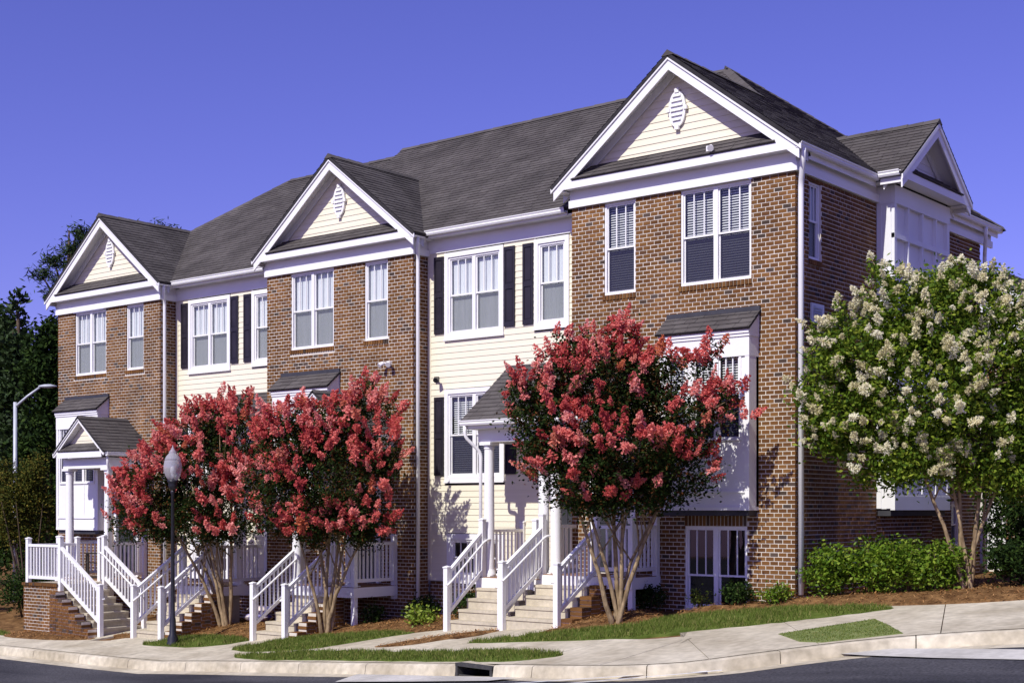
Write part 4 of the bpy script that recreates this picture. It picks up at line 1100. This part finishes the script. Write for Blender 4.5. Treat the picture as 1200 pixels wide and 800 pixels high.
# ------------------------------------------------------------------ plants
RV = np.array([.775, .632, 0.]); FV = np.array([-.632, .775, 0.])
def leaf_quads(C, L, w, up=.35, droop=0.0):
    """one folded-diamond leaf per centre"""
    n = len(C); d = RNG.normal(size=(n, 3)); d[:, 2] = d[:, 2] * .7 - droop; d /= np.linalg.norm(d, axis=1)[:, None]
    m = RNG.normal(size=(n, 3)); m[:, 2] += up; s = np.cross(d, m); s /= np.linalg.norm(s, axis=1)[:, None] + 1e-9
    l = L * RNG.uniform(.65, 1.25, n)[:, None]; ww = w * RNG.uniform(.7, 1.2, n)[:, None]
    V = np.stack([C - d * l * .5, C + s * ww * .5, C + d * l * .5, C - s * ww * .5], 1).reshape(-1, 3)
    return V, np.arange(4 * n).reshape(-1, 4)
def lobes_points(lobes, n, clump, sig, shell=.5):
    vol = np.array([l[3] * l[4] * l[5] for l in lobes]); vol = vol ** .8; cnt = np.maximum(1, (n / clump * vol / vol.sum()).astype(int)); out = []
    for l, k in zip(lobes, cnt):
        d = RNG.normal(size=(k, 3)); d /= np.linalg.norm(d, axis=1)[:, None]
        rad = RNG.uniform(.12, 1, k) ** shell * RNG.uniform(.88, 1.10, k)
        c = np.array(l[:3]) + d * rad[:, None] * np.array(l[3:6])
        size = sig * RNG.uniform(.6, 1.35, k)
        p = np.repeat(c, clump, 0) + RNG.normal(size=(k * clump, 3)) * np.repeat(size, clump)[:, None] * np.array([1, 1, .75])
        out.append(p)
    return np.concatenate(out)
def make_panicles(name, mat, nvar=7, L=.27, R=.085, n=95, s=.036):
    out = []
    for k in range(nvar):
        r = np.random.default_rng(50 + k); LL = L * r.uniform(.8, 1.2); RR = R * r.uniform(.85, 1.2)
        t = r.uniform(0, 1, n) ** .8; a = r.uniform(0, 2 * np.pi, n); lump = 1 + .35 * np.sin(a * 3 + k) * np.sin(t * 9 + k)
        rad = RR * (np.sin(np.pi * (.15 + .85 * t) ** .8) * .9 + .18) * lump * r.uniform(.55, 1.05, n)
        bend = r.uniform(-.08, .08, 2)
        C = np.column_stack([np.cos(a) * rad + bend[0] * t * t, np.sin(a) * rad + bend[1] * t * t, t * LL])
        d = np.column_stack([np.cos(a), np.sin(a), r.uniform(-.2, 1, n)]) + r.normal(size=(n, 3)) * .5; d /= np.linalg.norm(d, axis=1)[:, None]
        u = np.cross(d, r.normal(size=(n, 3))); u /= np.linalg.norm(u, axis=1)[:, None]; v = np.cross(d, u)
        q = s * r.uniform(.6, 1.3, n)[:, None]
        ns = 7; stalk = np.array([[bend[0] * (j / (ns - 1)) ** 2, bend[1] * (j / (ns - 1)) ** 2, LL * .96 * j / (ns - 1)] for j in range(ns)]); w0 = np.array([.006, 0, 0]); w1 = np.array([0, .006, 0])
        SV = np.concatenate([stalk - w0, stalk + w0 + w1]); near = np.clip(np.round(t * (ns - 1)).astype(int), 0, ns - 1) + ns * r.integers(0, 2, n)
        V3 = np.stack([C + v * q * .55 + d * q * .15, C + u * q * .6 + d * q * .3, C - v * q * .55 + d * q * .15], 1).reshape(-1, 3)
        V = np.concatenate([SV, V3]); k3 = 2 * ns + 3 * np.arange(n)
        F = np.concatenate([[[j, j + 1, j + 1 + ns, j + ns] for j in range(ns - 1)], np.stack([near, k3, k3 + 1, k3 + 2], 1)])
        me = bpy.data.meshes.new(name)
        me.from_pydata(V.tolist(), [], F.tolist()); me.materials.append(mat); out.append(me)
    return out
PAN_R = make_panicles('red_flower_cluster', M['red']); PAN_W = make_panicles('white_flower_cluster', M['cream_petal'], L=.25, R=.10, n=100, s=.036)
def crape_myrtle(label, x, y, px0, D, lobes_px, leaf, pans, nleaf, npan, stems=6, seed=1, group=None, leafL=.078, fork=2.0, crotch=.12, bark='bark', up_only=-.25, dep0=-.45, ylim=99., xlim=-99., shoots=26, psc=1.0, gap=.17, lsc=.93, ysq=None, smax=.55):
    z0 = float(terr(x, y)) + .03; s = 1630.0 / D; rr = random.Random(seed)
    T = thing('crape_myrtle', label, 'tree', (x, y, z0), group)
    base = np.array([x, y, 0.]); lobes = []
    for (px, py, rx, ry, *dep) in lobes_px:
        if ysq: py = ysq[0] + (py - ysq[0]) * ysq[1]; ry *= ysq[1]
        c = base + RV * (px - px0) / s + FV * dep0; c[2] = 1.6 + (598 - py - 5) / s
        rx *= lsc; ry *= lsc
        r = rx / s; c[1] = min(c[1], ylim - .3 * r); lobes.append((c[0], c[1], c[2], r, r, ry / s))
    zmin = min(l[2] - l[5] for l in lobes)
    # stems, then branches that carry on into the crown
    big = sorted(lobes, key=lambda l: -l[3] * l[5])[:max(3, min(6, len(lobes)))]
    tk = MB(); br = MB()
    for k in range(stems):
        a = 2 * math.pi * k / stems + rr.uniform(-.3, .3); l = big[k % len(big)]
        b0 = Vector((x + math.cos(a) * .07, y + math.sin(a) * .07, z0 - .15))
        tip = Vector((l[0] + rr.uniform(-.3, .3) * l[3], min(l[1] + rr.uniform(-.4, .3) * l[4], ylim - .15), l[2] - .25 * l[5]))
        sp = Vector((x + math.cos(a) * crotch * 1.5, y + math.sin(a) * crotch * 1.5, z0 + .55 * (zmin - z0)))
        kn = b0.lerp(tip, .45); kn = kn.lerp(sp, .55) + Vector((rr.uniform(-.05, .05), rr.uniform(-.05, .05), 0))
        P = []; n = 10
        for i in range(n + 1):
            t_ = i / n; p = b0 * (1 - t_) ** 2 + kn * 2 * t_ * (1 - t_) + tip * t_ * t_
            P.append(p + Vector((rr.uniform(-.015, .015), rr.uniform(-.015, .015), 0)))
        r0 = rr.uniform(.042, .056)
        tk.tube(P, [r0 * (1.25 if i == 0 else 1) * (1 - .72 * i / n) for i in range(n + 1)], 8)
        for j in range(7):
            i = rr.randint(5, n); l2 = rr.choice(lobes)
            q = Vector((l2[0] + rr.uniform(-.75, .75) * l2[3], min(l2[1] + rr.uniform(-.75, .75) * l2[4], ylim - .1), l2[2] + rr.uniform(-.2, .8) * l2[5]))
            m = P[i].lerp(q, .5) + Vector((0, 0, .12)); br.tube([P[i], P[i].lerp(m, .5) , m, q], [.016, .013, .010, .004], 5)
    tr = tk.build('trunk', M[bark], T, smooth=True)
    C = lobes_points(lobes, nleaf, 26, .12, .42)
    hole = lambda P: np.sin(P[:, 0] * 5.1 + seed) + np.sin(P[:, 1] * 4.3 + 2 * seed) + np.sin(P[:, 2] * 5.7 + 3 * seed) + .6 * np.sin(P[:, 0] * 11 + P[:, 2] * 9)
    C = C[hole(C) < 2.6 - gap * 5]
    # ragged sprays that break the outline: a leafy shoot that ends in blossom
    SH = []; nsh = 0
    while nsh < shoots:
        l = lobes[int(RNG.integers(len(lobes)))]; d = RNG.normal(size=3); d[2] = abs(d[2]) * .9 + (.1 if RNG.random() < .7 else -.5); d /= np.linalg.norm(d)
        p = np.array(l[:3]) + d * np.array(l[3:6]) * .92
        if any((((p - np.array(m[:3])) / np.array(m[3:6])) ** 2).sum() < .8 for m in lobes if m is not l): continue
        dr = d * np.array([1, 1, .6]) + np.array([0, 0, .75]); dr /= np.linalg.norm(dr); L_ = RNG.uniform(.2, smax)
        if (p + dr * L_)[1] > ylim: continue
        nsh += 1; SH.append((p, dr, L_))
        t_ = RNG.uniform(0, .8, 70); C = np.concatenate([C, p + dr * (t_ * L_)[:, None] + RNG.normal(size=(70, 3)) * .055])
        br.tube([p - dr * .2, p + dr * L_ * .5, p + dr * L_], [.008, .006, .003], 4)
    C = C[(C[:, 1] < ylim) & (C[:, 0] > xlim)]
    V, F = leaf_quads(C, leafL, leafL * .5)
    mesh_np('crown', V, F, leaf, T); br.build('branches', M[bark], T, smooth=True)
    # flower clusters stand out of the crown
    def put(p, dr, sc, k):
        o = bpy.data.objects.new('flower_cluster', pans[k % len(pans)]); COL.objects.link(o); o.parent = T
        o.location = Vector(p) - wpos(T); o.rotation_mode = 'QUATERNION'
        o.rotation_quaternion = Vector(dr).to_track_quat('Z', 'Y') @ Matrix.Rotation(rr.uniform(0, 6.28), 3, 'Z').to_quaternion(); o.scale = (sc, sc, sc * rr.uniform(1.0, 1.5))
    for q, (p, dr, L_) in enumerate(SH):
        put(p + dr * L_ * .72, dr, rr.uniform(.7, 1.05) * psc, q)
        if rr.random() < .6: put(p + dr * L_ * .35, dr + RNG.normal(size=3) * .3, rr.uniform(.6, .9) * psc, q + 3)
    k = 0; tries = 0; w = np.array([l[3] * l[5] for l in lobes]); w = w / w.sum(); o0 = wpos(T); pts = []
    while k < npan and tries < npan * 40:
        tries += 1
        l = lobes[int(RNG.choice(len(lobes), p=w))]; d = RNG.normal(size=3); d /= np.linalg.norm(d)
        if d[2] < up_only or d @ FV > .45: continue
        if d[2] < .1 and RNG.random() < .25: continue
        rad = RNG.uniform(.86, 1.06); p = np.array(l[:3]) + d * np.array(l[3:6]) * rad
        if p[1] > ylim - .05 or p[0] < xlim + .05: continue
        pz = math.sin(p[0] * 3.1 + seed) + math.sin(p[1] * 2.7 + 1.3 * seed) + math.sin(p[2] * 3.3 + 2 * seed)
        if pz + 1.6 * d[2] < RNG.uniform(-1.7, .3): continue
        if any((((p - np.array(m[:3])) / np.array(m[3:6])) ** 2).sum() < .62 for m in lobes if m is not l): continue
        if pts and min(np.linalg.norm(p - q) for q in pts) < .11: continue
        pts.append(p); k += 1
        o = bpy.data.objects.new('flower_cluster', pans[k % len(pans)]); COL.objects.link(o); o.parent = T
        o.location = Vector(p) - o0
        dr = Vector(d * np.array([1, 1, .8]) + np.array([0, 0, .55])); o.rotation_mode = 'QUATERNION'
        o.rotation_quaternion = dr.to_track_quat('Z', 'Y') @ Matrix.Rotation(rr.uniform(0, 6.28), 3, 'Z').to_quaternion()
        sc = rr.uniform(.6, 1.35) * psc; o.scale = (sc, sc, sc * rr.uniform(.85, 1.5))
    return T
GR = 'red flowering crape myrtles along the front'
crape_myrtle('red crape myrtle at the right with a round crown before the white bay window', -2.45, -1.87, 722, 24.1,
    [(730, 505, 82, 78), (710, 436, 56, 48), (645, 480, 52, 52), (796, 486, 44, 42), (762, 432, 42, 36), (668, 545, 48, 42), (724, 388, 20, 30), (690, 400, 30, 28), (620, 455, 26, 30), (832, 470, 20, 24), (785, 545, 48, 46), (655, 420, 26, 26), (700, 570, 40, 30), (870, 480, 16, 14), (860, 455, 16, 14), (822, 412, 14, 22), (700, 580, 40, 24), (750, 575, 40, 24), (640, 520, 34, 34)],
    M['leaf_red'], PAN_R, 52000, 240, 6, 3, GR, ylim=-1.08, ysq=(600, .93), smax=.45, psc=.86)
crape_myrtle('red crape myrtle in the middle, its top spike before the brick bay', -9.80, -1.80, 383, 28.8,
    [(400, 545, 78, 68), (438, 475, 46, 44), (352, 495, 50, 48), (462, 535, 34, 42), (330, 565, 42, 42), (430, 440, 14, 24), (400, 480, 46, 40), (440, 590, 46, 36), (375, 595, 44, 32), (470, 500, 26, 26), (478, 525, 22, 30), (330, 478, 24, 22), (395, 612, 60, 26), (450, 612, 36, 24), (330, 600, 30, 22)],
    M['leaf_red'], PAN_R, 48000, 215, 6, 5, GR, ylim=-1.52, ysq=(632, .86), smax=.4, psc=.9)
crape_myrtle('red crape myrtle at the left, the widest one, standing behind the lamp post', -13.52, -1.38, 265, 31.4,
    [(250, 535, 68, 66), (300, 500, 50, 48), (195, 545, 48, 46), (205, 590, 54, 34), (290, 585, 50, 44), (262, 472, 32, 26), (160, 585, 26, 34), (235, 495, 34, 30), (300, 462, 22, 18), (150, 610, 16, 20), (340, 540, 30, 36), (228, 610, 60, 24), (292, 612, 46, 24), (180, 618, 30, 18)],
    M['leaf_red'], PAN_R, 48000, 235, 6, 9, GR, ylim=-1.46, dep0=-.15, ysq=(632, .88), smax=.4, psc=.9)
crape_myrtle('white crape myrtle with a broad crown at the right corner of the brick house', 2.77, .65, 1133, 22.8,
    [(1085, 455, 92, 88), (1015, 405, 58, 54), (1000, 480, 52, 46), (1110, 370, 66, 56), (1172, 420, 56, 80), (1062, 352, 44, 34), (1150, 510, 58, 44), (1125, 330, 34, 26), (975, 425, 28, 34), (1065, 525, 46, 34), (1170, 350, 34, 30), (965, 500, 22, 22), (1040, 330, 18, 22), (1215, 480, 50, 70), (1050, 540, 56, 28), (1145, 548, 54, 28), (985, 508, 34, 26), (1195, 545, 44, 40), (950, 470, 20, 26)],
    M['leaf_white'], PAN_W, 66000, 300, 5, 12, None, leafL=.09, dep0=0, xlim=.42, shoots=34, psc=.60, gap=.12, lsc=1.0, up_only=-.5)

def bush(label, x, y, r, h, leaf, n, L=.06, name='shrub', group=None, sq=1.0, seed=1, dz=0.0):
    z0 = float(terr(x, y)) + .02 + dz; rr = random.Random(seed)
    T = thing(name, label, 'shrub', (x, y, z0), group)
    lobes = [(x, y, z0 + h * .5, r * .85, r * .85, h * .5)]
    for k in range(5):
        a = rr.uniform(0, 6.28); lobes.append((x + math.cos(a) * r * .5, y + math.sin(a) * r * .5, z0 + h * rr.uniform(.45, .72), r * .5, r * .5, h * rr.uniform(.26, .36)))
    C = lobes_points(lobes, n, 12, L * 1.0, .40); C[:, 2] = np.maximum(C[:, 2], z0 + .01)
    V, F = leaf_quads(C, L, L * .55, up=.8); mesh_np('foliage', V, F, leaf, T)
    st = MB()
    for k in range(6):
        a = rr.uniform(0, 6.28); st.tube([(x + math.cos(a) * .04, y + math.sin(a) * .04, z0 - .08), (x + math.cos(a) * r * .3, y + math.sin(a) * r * .3, z0 + h * .5), (x + math.cos(a) * r * .55, y + math.sin(a) * r * .55, z0 + h * .8)], [.012, .009, .004], 5)
    st.build('stems', M['darkbark'], T, smooth=True)
    return T
HG = 'rounded shrubs in the hedge by the end wall'
for k, (x, y, r, h, lab) in enumerate([(.52, .10, .46, .98, 'bright green hedge shrub nearest the white downspout'), (1.25, .50, .52, 1.05, 'bright green hedge shrub, second from the white downspout'), (1.85, .30, .50, 1.0, 'bright green hedge shrub, third from the white downspout'), (2.35, .42, .44, .92, 'bright green hedge shrub just left of the white tree trunk')]):
    bush(lab, x, y, r, h, M['leaf_hedge'], 2600, .085, 'hedge_shrub', HG, seed=20 + k)
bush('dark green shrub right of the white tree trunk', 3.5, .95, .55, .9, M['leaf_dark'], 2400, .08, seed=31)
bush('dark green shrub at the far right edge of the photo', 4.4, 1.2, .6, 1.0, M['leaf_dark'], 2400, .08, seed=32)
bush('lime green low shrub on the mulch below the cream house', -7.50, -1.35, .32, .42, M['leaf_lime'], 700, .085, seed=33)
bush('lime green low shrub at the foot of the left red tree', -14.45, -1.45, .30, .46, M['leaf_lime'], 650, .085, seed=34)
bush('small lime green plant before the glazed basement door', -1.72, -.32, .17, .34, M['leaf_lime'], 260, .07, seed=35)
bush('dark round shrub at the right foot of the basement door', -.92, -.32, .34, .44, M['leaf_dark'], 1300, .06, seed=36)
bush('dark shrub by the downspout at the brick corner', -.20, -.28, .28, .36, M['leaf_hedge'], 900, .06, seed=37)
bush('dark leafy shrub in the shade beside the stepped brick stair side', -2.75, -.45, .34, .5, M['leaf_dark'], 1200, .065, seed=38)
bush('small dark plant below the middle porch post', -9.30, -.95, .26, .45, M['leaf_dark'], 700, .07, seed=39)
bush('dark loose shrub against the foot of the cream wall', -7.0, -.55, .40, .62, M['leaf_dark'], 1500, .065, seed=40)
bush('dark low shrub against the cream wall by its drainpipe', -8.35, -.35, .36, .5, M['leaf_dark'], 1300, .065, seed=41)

bush('tall dark shrub added to shade the pale door of the low brick wing', 1.15, 6.8, .6, 2.1, M['leaf_dark'], 3600, .085, seed=70)  # added shrub, keeps the sunlit wing door behind it dark
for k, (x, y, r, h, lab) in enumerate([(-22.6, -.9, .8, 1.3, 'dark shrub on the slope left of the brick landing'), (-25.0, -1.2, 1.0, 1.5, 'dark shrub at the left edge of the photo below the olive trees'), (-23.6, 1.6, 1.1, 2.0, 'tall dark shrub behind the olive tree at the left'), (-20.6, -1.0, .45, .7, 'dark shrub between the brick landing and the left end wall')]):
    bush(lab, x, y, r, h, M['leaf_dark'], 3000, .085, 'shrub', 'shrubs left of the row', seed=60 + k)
def wild_tree(label, x, y, px0, D, lobes_px, leaf, n, L, name='leafy_tree', group=None, cat='tree', seed=1, trunk_r=.18, stems=1, bark='darkbark', clump=20, sig=.3, needle=False):
    z0 = float(terr(x, y)); s = 1630.0 / D; rr = random.Random(seed)
    T = thing(name, label, cat, (x, y, z0), group); base = np.array([x, y, 0.]); lobes = []
    for (px, py, rx, ry, *dep) in lobes_px:
        c = base + RV * (px - px0) / s + FV * (dep[0] if dep else rr.uniform(-.4, .4) * rx / s); c[2] = 1.6 + (598 - py) / s
        lobes.append((c[0], c[1], c[2], rx / s, rx / s, ry / s))
    top = max(l[2] for l in lobes); cx_ = np.mean([l[0] for l in lobes]); cy_ = np.mean([l[1] for l in lobes])
    tk = MB()
    for k in range(stems):
        ox = rr.uniform(-.2, .2) * (stems > 1) * 2; oy = rr.uniform(-.2, .2) * (stems > 1) * 2
        if stems > 1 and k == 0: top = z0 + (top - z0) * .72
        tk.tube([(x + ox * .2, y + oy * .2, z0 - .3), (x + ox, y + oy, z0 + (top - z0) * .4), (x * .5 + cx_ * .5 + ox * 1.6, y * .5 + cy_ * .5 + oy * 1.6, z0 + (top - z0) * .75), (cx_ + ox * 2, cy_ + oy * 2, top)], [trunk_r * 1.2, trunk_r, trunk_r * .6, trunk_r * .15], 8)
    for l in lobes:
        a = Vector((x, y, max(z0 + .5, l[2] - l[5] * .7 - .15 * (l[2] - z0)))); b = Vector(l[:3]); tk.tube([a, a.lerp(b, .6) + Vector((0, 0, .1)), b], [trunk_r * .4, trunk_r * .28, trunk_r * .1], 5)
    tk.build('trunk', M[bark], T, smooth=True)
    C = lobes_points(lobes, n, clump, sig, .5)
    V, F = leaf_quads(C, L, L * (.16 if needle else .5)); mesh_np('crown', V, F, leaf, T)
    return T
BT = 'trees standing beyond the left end of the row'
wild_tree('tall pine with open tufted branches rising beside the far left gable', -43.2, 13.8, 78, 62, [(100, 280, 9, 7), (84, 292, 10, 5), (64, 306, 9, 5), (50, 322, 9, 4), (88, 314, 10, 5), (74, 334, 9, 5), (106, 300, 8, 8), (98, 332, 9, 6), (62, 344, 8, 4), (92, 270, 5, 4)], M['needle'], 3400, .36, 'pine_tree', BT, seed=1, trunk_r=.22, needle=True, clump=24, sig=.22)
wild_tree('pine top showing just above the far left roof ridge', -50.6, 24.5, 190, 75, [(188, 271, 10, 5), (203, 276, 8, 4), (172, 277, 8, 4), (190, 292, 20, 12)], M['needle'], 2600, .42, 'pine_tree', BT, seed=2, trunk_r=.22, needle=True, clump=26, sig=.32)
wild_tree('slim dark conifer at the left edge of the photo, the tallest one there', -33.9, 5.9, 25, 50, [(22, 352, 7, 16), (15, 385, 14, 22), (28, 420, 20, 26), (18, 465, 24, 32), (26, 520, 28, 36), (20, 580, 30, 40)], M['needle'], 9000, .26, 'conifer', BT, seed=3, trunk_r=.15, clump=24, sig=.2)
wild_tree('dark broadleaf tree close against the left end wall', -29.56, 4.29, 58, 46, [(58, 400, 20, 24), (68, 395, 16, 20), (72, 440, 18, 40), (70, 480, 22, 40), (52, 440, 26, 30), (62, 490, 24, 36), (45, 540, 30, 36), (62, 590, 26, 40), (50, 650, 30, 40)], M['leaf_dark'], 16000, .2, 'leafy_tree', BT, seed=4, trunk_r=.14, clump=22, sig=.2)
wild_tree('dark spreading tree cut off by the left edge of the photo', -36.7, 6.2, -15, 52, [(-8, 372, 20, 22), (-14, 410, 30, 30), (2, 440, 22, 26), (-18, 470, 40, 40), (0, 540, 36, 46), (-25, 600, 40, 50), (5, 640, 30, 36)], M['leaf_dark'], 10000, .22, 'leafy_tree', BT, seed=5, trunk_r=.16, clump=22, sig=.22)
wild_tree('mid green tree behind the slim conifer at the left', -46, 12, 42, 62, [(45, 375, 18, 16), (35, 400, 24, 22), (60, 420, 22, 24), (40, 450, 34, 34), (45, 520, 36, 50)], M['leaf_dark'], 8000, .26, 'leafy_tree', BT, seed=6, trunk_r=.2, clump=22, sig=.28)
wild_tree('olive green multi-stemmed small tree beside the brick landing', -24.7, .5, 30, 40, [(30, 575, 24, 26), (12, 590, 24, 30), (48, 600, 16, 26), (40, 550, 14, 18), (20, 625, 26, 18), (44, 540, 6, 12), (5, 560, 14, 20)], M['leaf_olive'], 14000, .09, 'small_tree', BT, seed=7, trunk_r=.03, stems=6, bark='darkbark', clump=24, sig=.13)
wild_tree('olive green small tree at the very left edge of the photo', -27.0, .4, -14, 41, [(-20, 570, 26, 36), (-8, 600, 22, 30), (-30, 610, 26, 36)], M['leaf_olive'], 9000, .09, 'small_tree', BT, seed=8, trunk_r=.032, stems=5, bark='darkbark', clump=24, sig=.13)
BR_ = 'trees behind the right end of the row'
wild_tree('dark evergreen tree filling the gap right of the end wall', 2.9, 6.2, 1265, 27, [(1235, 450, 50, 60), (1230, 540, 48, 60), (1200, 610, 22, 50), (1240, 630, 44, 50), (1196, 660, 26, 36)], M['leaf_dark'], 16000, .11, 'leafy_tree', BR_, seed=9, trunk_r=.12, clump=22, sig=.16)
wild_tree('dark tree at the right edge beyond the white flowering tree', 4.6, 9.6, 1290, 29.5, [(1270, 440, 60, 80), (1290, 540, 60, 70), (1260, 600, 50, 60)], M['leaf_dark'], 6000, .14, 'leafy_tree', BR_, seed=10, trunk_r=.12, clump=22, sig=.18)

# far wooded rise beyond the ends of the row
def wood_mass(x0, y0, x1, y1, h, n, seed):
    r = np.random.default_rng(seed); t = r.uniform(0, 1, n // 40); c = np.column_stack([x0 + (x1 - x0) * t + r.normal(0, 2, len(t)), y0 + (y1 - y0) * t + r.normal(0, 2, len(t)), np.zeros(len(t))])
    hh = h * (.75 + .2 * np.sin(t * 23) + .1 * np.sin(t * 61 + 1)); c[:, 2] = terr(c[:, 0], c[:, 1]) + hh * r.uniform(0, 1, len(t)) ** .7
    C = np.repeat(c, 40, 0) + r.normal(size=(len(t) * 40, 3)) * .75
    return C
C = np.concatenate([wood_mass(-75, 8, -58, 48, 9, 26000, 1), wood_mass(-75, -30, -75, 8, 8, 14000, 2), wood_mass(-58, 48, 60, 60, 8, 40000, 3)])
V, F = leaf_quads(C, .8, .42); w_ = mesh_np('far_woods', V, F, M['leaf_dark'], None, 'stuff')

# ------------------------------------------------------------------ street furniture and small things
def lamp_post(x, y):
    z0 = float(terr(x, y)); T = thing('street_lamp', 'black lamp post with an acorn glass globe before the left red tree', 'street lamp', (x, y, z0))
    H = 3.32
    MB().lathe((x, y, z0), [(.13, -.2), (.13, .05), (.11, .09), (.115, .16), (.075, .24), (.065, .55), (.050, .62), (.044, 1.0), (.034, H - .1), (.046, H - .08), (.046, H - .04), (.034, H)], 16).build('pole', M['blackmetal'], T, smooth=True)
    MB().lathe((x, y, z0 + H), [(.04, -.02), (.075, .02), (.10, .09), (.09, .13), (.115, .17), (.115, .20)], 16).build('lamp_base', M['blackmetal'], T, smooth=True)
    MB().lathe((x, y, z0 + H + .20), [(.10, 0), (.15, .08), (.19, .20), (.195, .30), (.172, .41), (.165, .43)], 24).build('globe', M['globe'], T, smooth=True)
    MB().lathe((x, y, z0 + H + .63), [(.17, 0), (.166, .02), (.135, .08), (.09, .13), (.075, .15), (.082, .17), (.05, .21), (.016, .27), (.004, .32)], 24).build('globe_cap', M['globe'], T, smooth=True)
    MB().lathe((x, y, z0 + H + .205), [(.04, 0), (.04, .08), (.025, .09), (.045, .14), (.055, .20), (.045, .27), (.015, .31)], 12).build('bulb', M['blind'], T, smooth=True)
lamp_post(-13.0, -3.25)
def road_light():
    x, y = -27.7, 1.94; z0 = float(terr(x, y)); T = thing('street_light', 'grey road light on a tall pole before the dark trees', 'street light', (x, y, z0))
    b = Vector((x, y, 4.80))
    MB().tube([(x, y, z0 - .2), (x, y, 4.95)], [.075, .055], 10).build('pole', M['steel'], T, smooth=True)
    e = b + Vector(tuple(RV * .78)) + Vector((0, 0, .62))
    MB().tube([b, b.lerp(e, .5) + Vector((0, 0, .03)), e], [.045, .04, .035], 8).build('arm', M['steel'], T, smooth=True)
    d = Vector(tuple(RV)); s_ = Vector((-d.y, d.x, 0)); hd = MB()
    P = [e - d * .05, e + d * .12, e + d * .32, e + d * .50]
    hd.tube(P, [.05, .12, .13, .04], 10); hd.v = [(v[0], v[1], e.z + (v[2] - e.z) * .5 + .02) for v in hd.v]
    hd.build('lamp_head', M['steel'], T, smooth=True)
road_light()
def rocking_chair(x, y, z, ang):
    T = thing('rocking_chair', 'dark wooden rocking chair on the far left porch', 'chair', (x, y, z))
    ca, sa = math.cos(ang), math.sin(ang); mp = lambda a, b, c: (x + a * ca - b * sa, y + a * sa + b * ca, z + c)
    for s_ in (-1, 1):
        MB().tube([mp(s_ * .25, -.42, .06), mp(s_ * .25, -.2, .02), mp(s_ * .25, .1, .02), mp(s_ * .25, .42, .09)], .018, 6).build('rocker', M['chair'], T)
        MB().bar(mp(s_ * .25, -.24, .03), mp(s_ * .25, -.24, .62), .035, .035).build('leg', M['chair'], T)
        MB().bar(mp(s_ * .25, .20, .03), mp(s_ * .25, .34, 1.08), .035, .035).build('leg', M['chair'], T)
        MB().bar(mp(s_ * .26, -.30, .635), mp(s_ * .26, .28, .62), .06, .025).build('arm', M['chair'], T)
    st = MB()
    for k in range(6): st.bar(mp(-.25, -.24 + k * .085, .40 - .008 * k), mp(.25, -.24 + k * .085, .40 - .008 * k), .07, .02)
    st.build('seat', M['chair'], T, 'stuff')
    MB().bar(mp(-.27, .33, 1.06), mp(.27, .33, 1.06), .03, .09).build('crest_rail', M['chair'], T)
    for k in range(5): MB().bar(mp(-.18 + k * .09, .23, .42), mp(-.18 + k * .09, .325, 1.03), .045, .012).build('back_slat', M['chair'], T)
rocking_chair(-19.62, -.62, -.13, -.5)
def garden_bag(x, y, z, rot, lab):
    T = MB(); n = 12; ca, sa = math.cos(rot), math.sin(rot)
    for i in range(n + 1):
        for j in range(n + 1):
            u = i / n * 2 - 1; v = j / n * 2 - 1; h = .085 * (max(0, 1 - u ** 4) * max(0, 1 - v ** 4)) ** .5 + random.uniform(0, .008)
            a, b = u * .30, v * .19; T.v.append((x + a * ca - b * sa, y + a * sa + b * ca, z + .09 + h))
    k = len(T.v)
    T.v += [(p[0], p[1], 2 * (z + .09) - p[2]) for p in T.v]; m = n + 1
    for i in range(n):
        for j in range(n):
            a = i * m + j; T.f.append((a, a + m, a + m + 1, a + 1)); T.f.append((k + a, k + a + 1, k + a + m + 1, k + a + m))
    o = T.build('garden_bag', M['bagpaper'], None, smooth=True); tag(o, lab, 'bag', 'printed bags on the mulch')
M['bagpaper'] = noise_mat('bag_paper', (.05, .05, .32), (.72, .62, .55), 9, .4, .4, detail=1)
zb = float(terr(-13.2, -.7)) + .10
garden_bag(-13.2, -.72, zb, .2, 'printed blue and white bag lying lowest in the pile by the left red tree')
garden_bag(-13.17, -.68, zb + .17, -.15, 'printed bag lying on top of the pile by the left red tree')

# low brick wing with a pale door beyond the end wall
def wing():
    T = thing('brick_wing', 'low brick wing with a pale door behind the white flowering tree', 'building', (2, 8.7, .3))
    FW = front(8.70)
    brick_wall(FW, .02, 2.6, -.2, 3.1, [(.10, .50, .3, 2.25)], T)
    panel_door(FW, T, .16, .44, .3, 2.15, 'trim')
    roof_plane([(-.02, 8.5, 3.15), (2.8, 8.5, 3.15), (2.8, 11.0, 4.4), (-.02, 11.0, 4.4)], T)
    MB().box(Mw, .0, 2.7, 8.52, 8.66, 3.0, 3.14).build('eave_fascia', M['white'], T)
    MB().box(Mw, .03, 2.58, 8.83, 11, -.2, 3.0).build('wing_core', M['dark'], T)
wing()
def rear_house():
    T = thing('rear_house', 'grey roof of another house peeping past the white flowering tree', 'building', (-2.2, 16.5, 0))
    MB().box(Mw, -5.2, .8, 16.3, 22, -.3, 5.6).build('wall', M['mortar'], T)
    brick_wall(front(16.28), -5.2, .8, 4.0, 5.6, [], T)
    roof_plane([(-2.2, 16.0, 8.1), (1.1, 16.0, 5.6), (1.1, 22, 5.6), (-2.2, 22, 8.1)], T); roof_plane([(-2.2, 16.0, 8.1), (-5.5, 16.0, 5.6), (-5.5, 22, 5.6), (-2.2, 22, 8.1)], T)
    MB().prism([(-5.1, 16.25, 5.6), (.7, 16.25, 5.6), (-2.2, 16.25, 7.95)], (0, .1, 0)).build('gable_end', M['trim'], T)
rear_house()
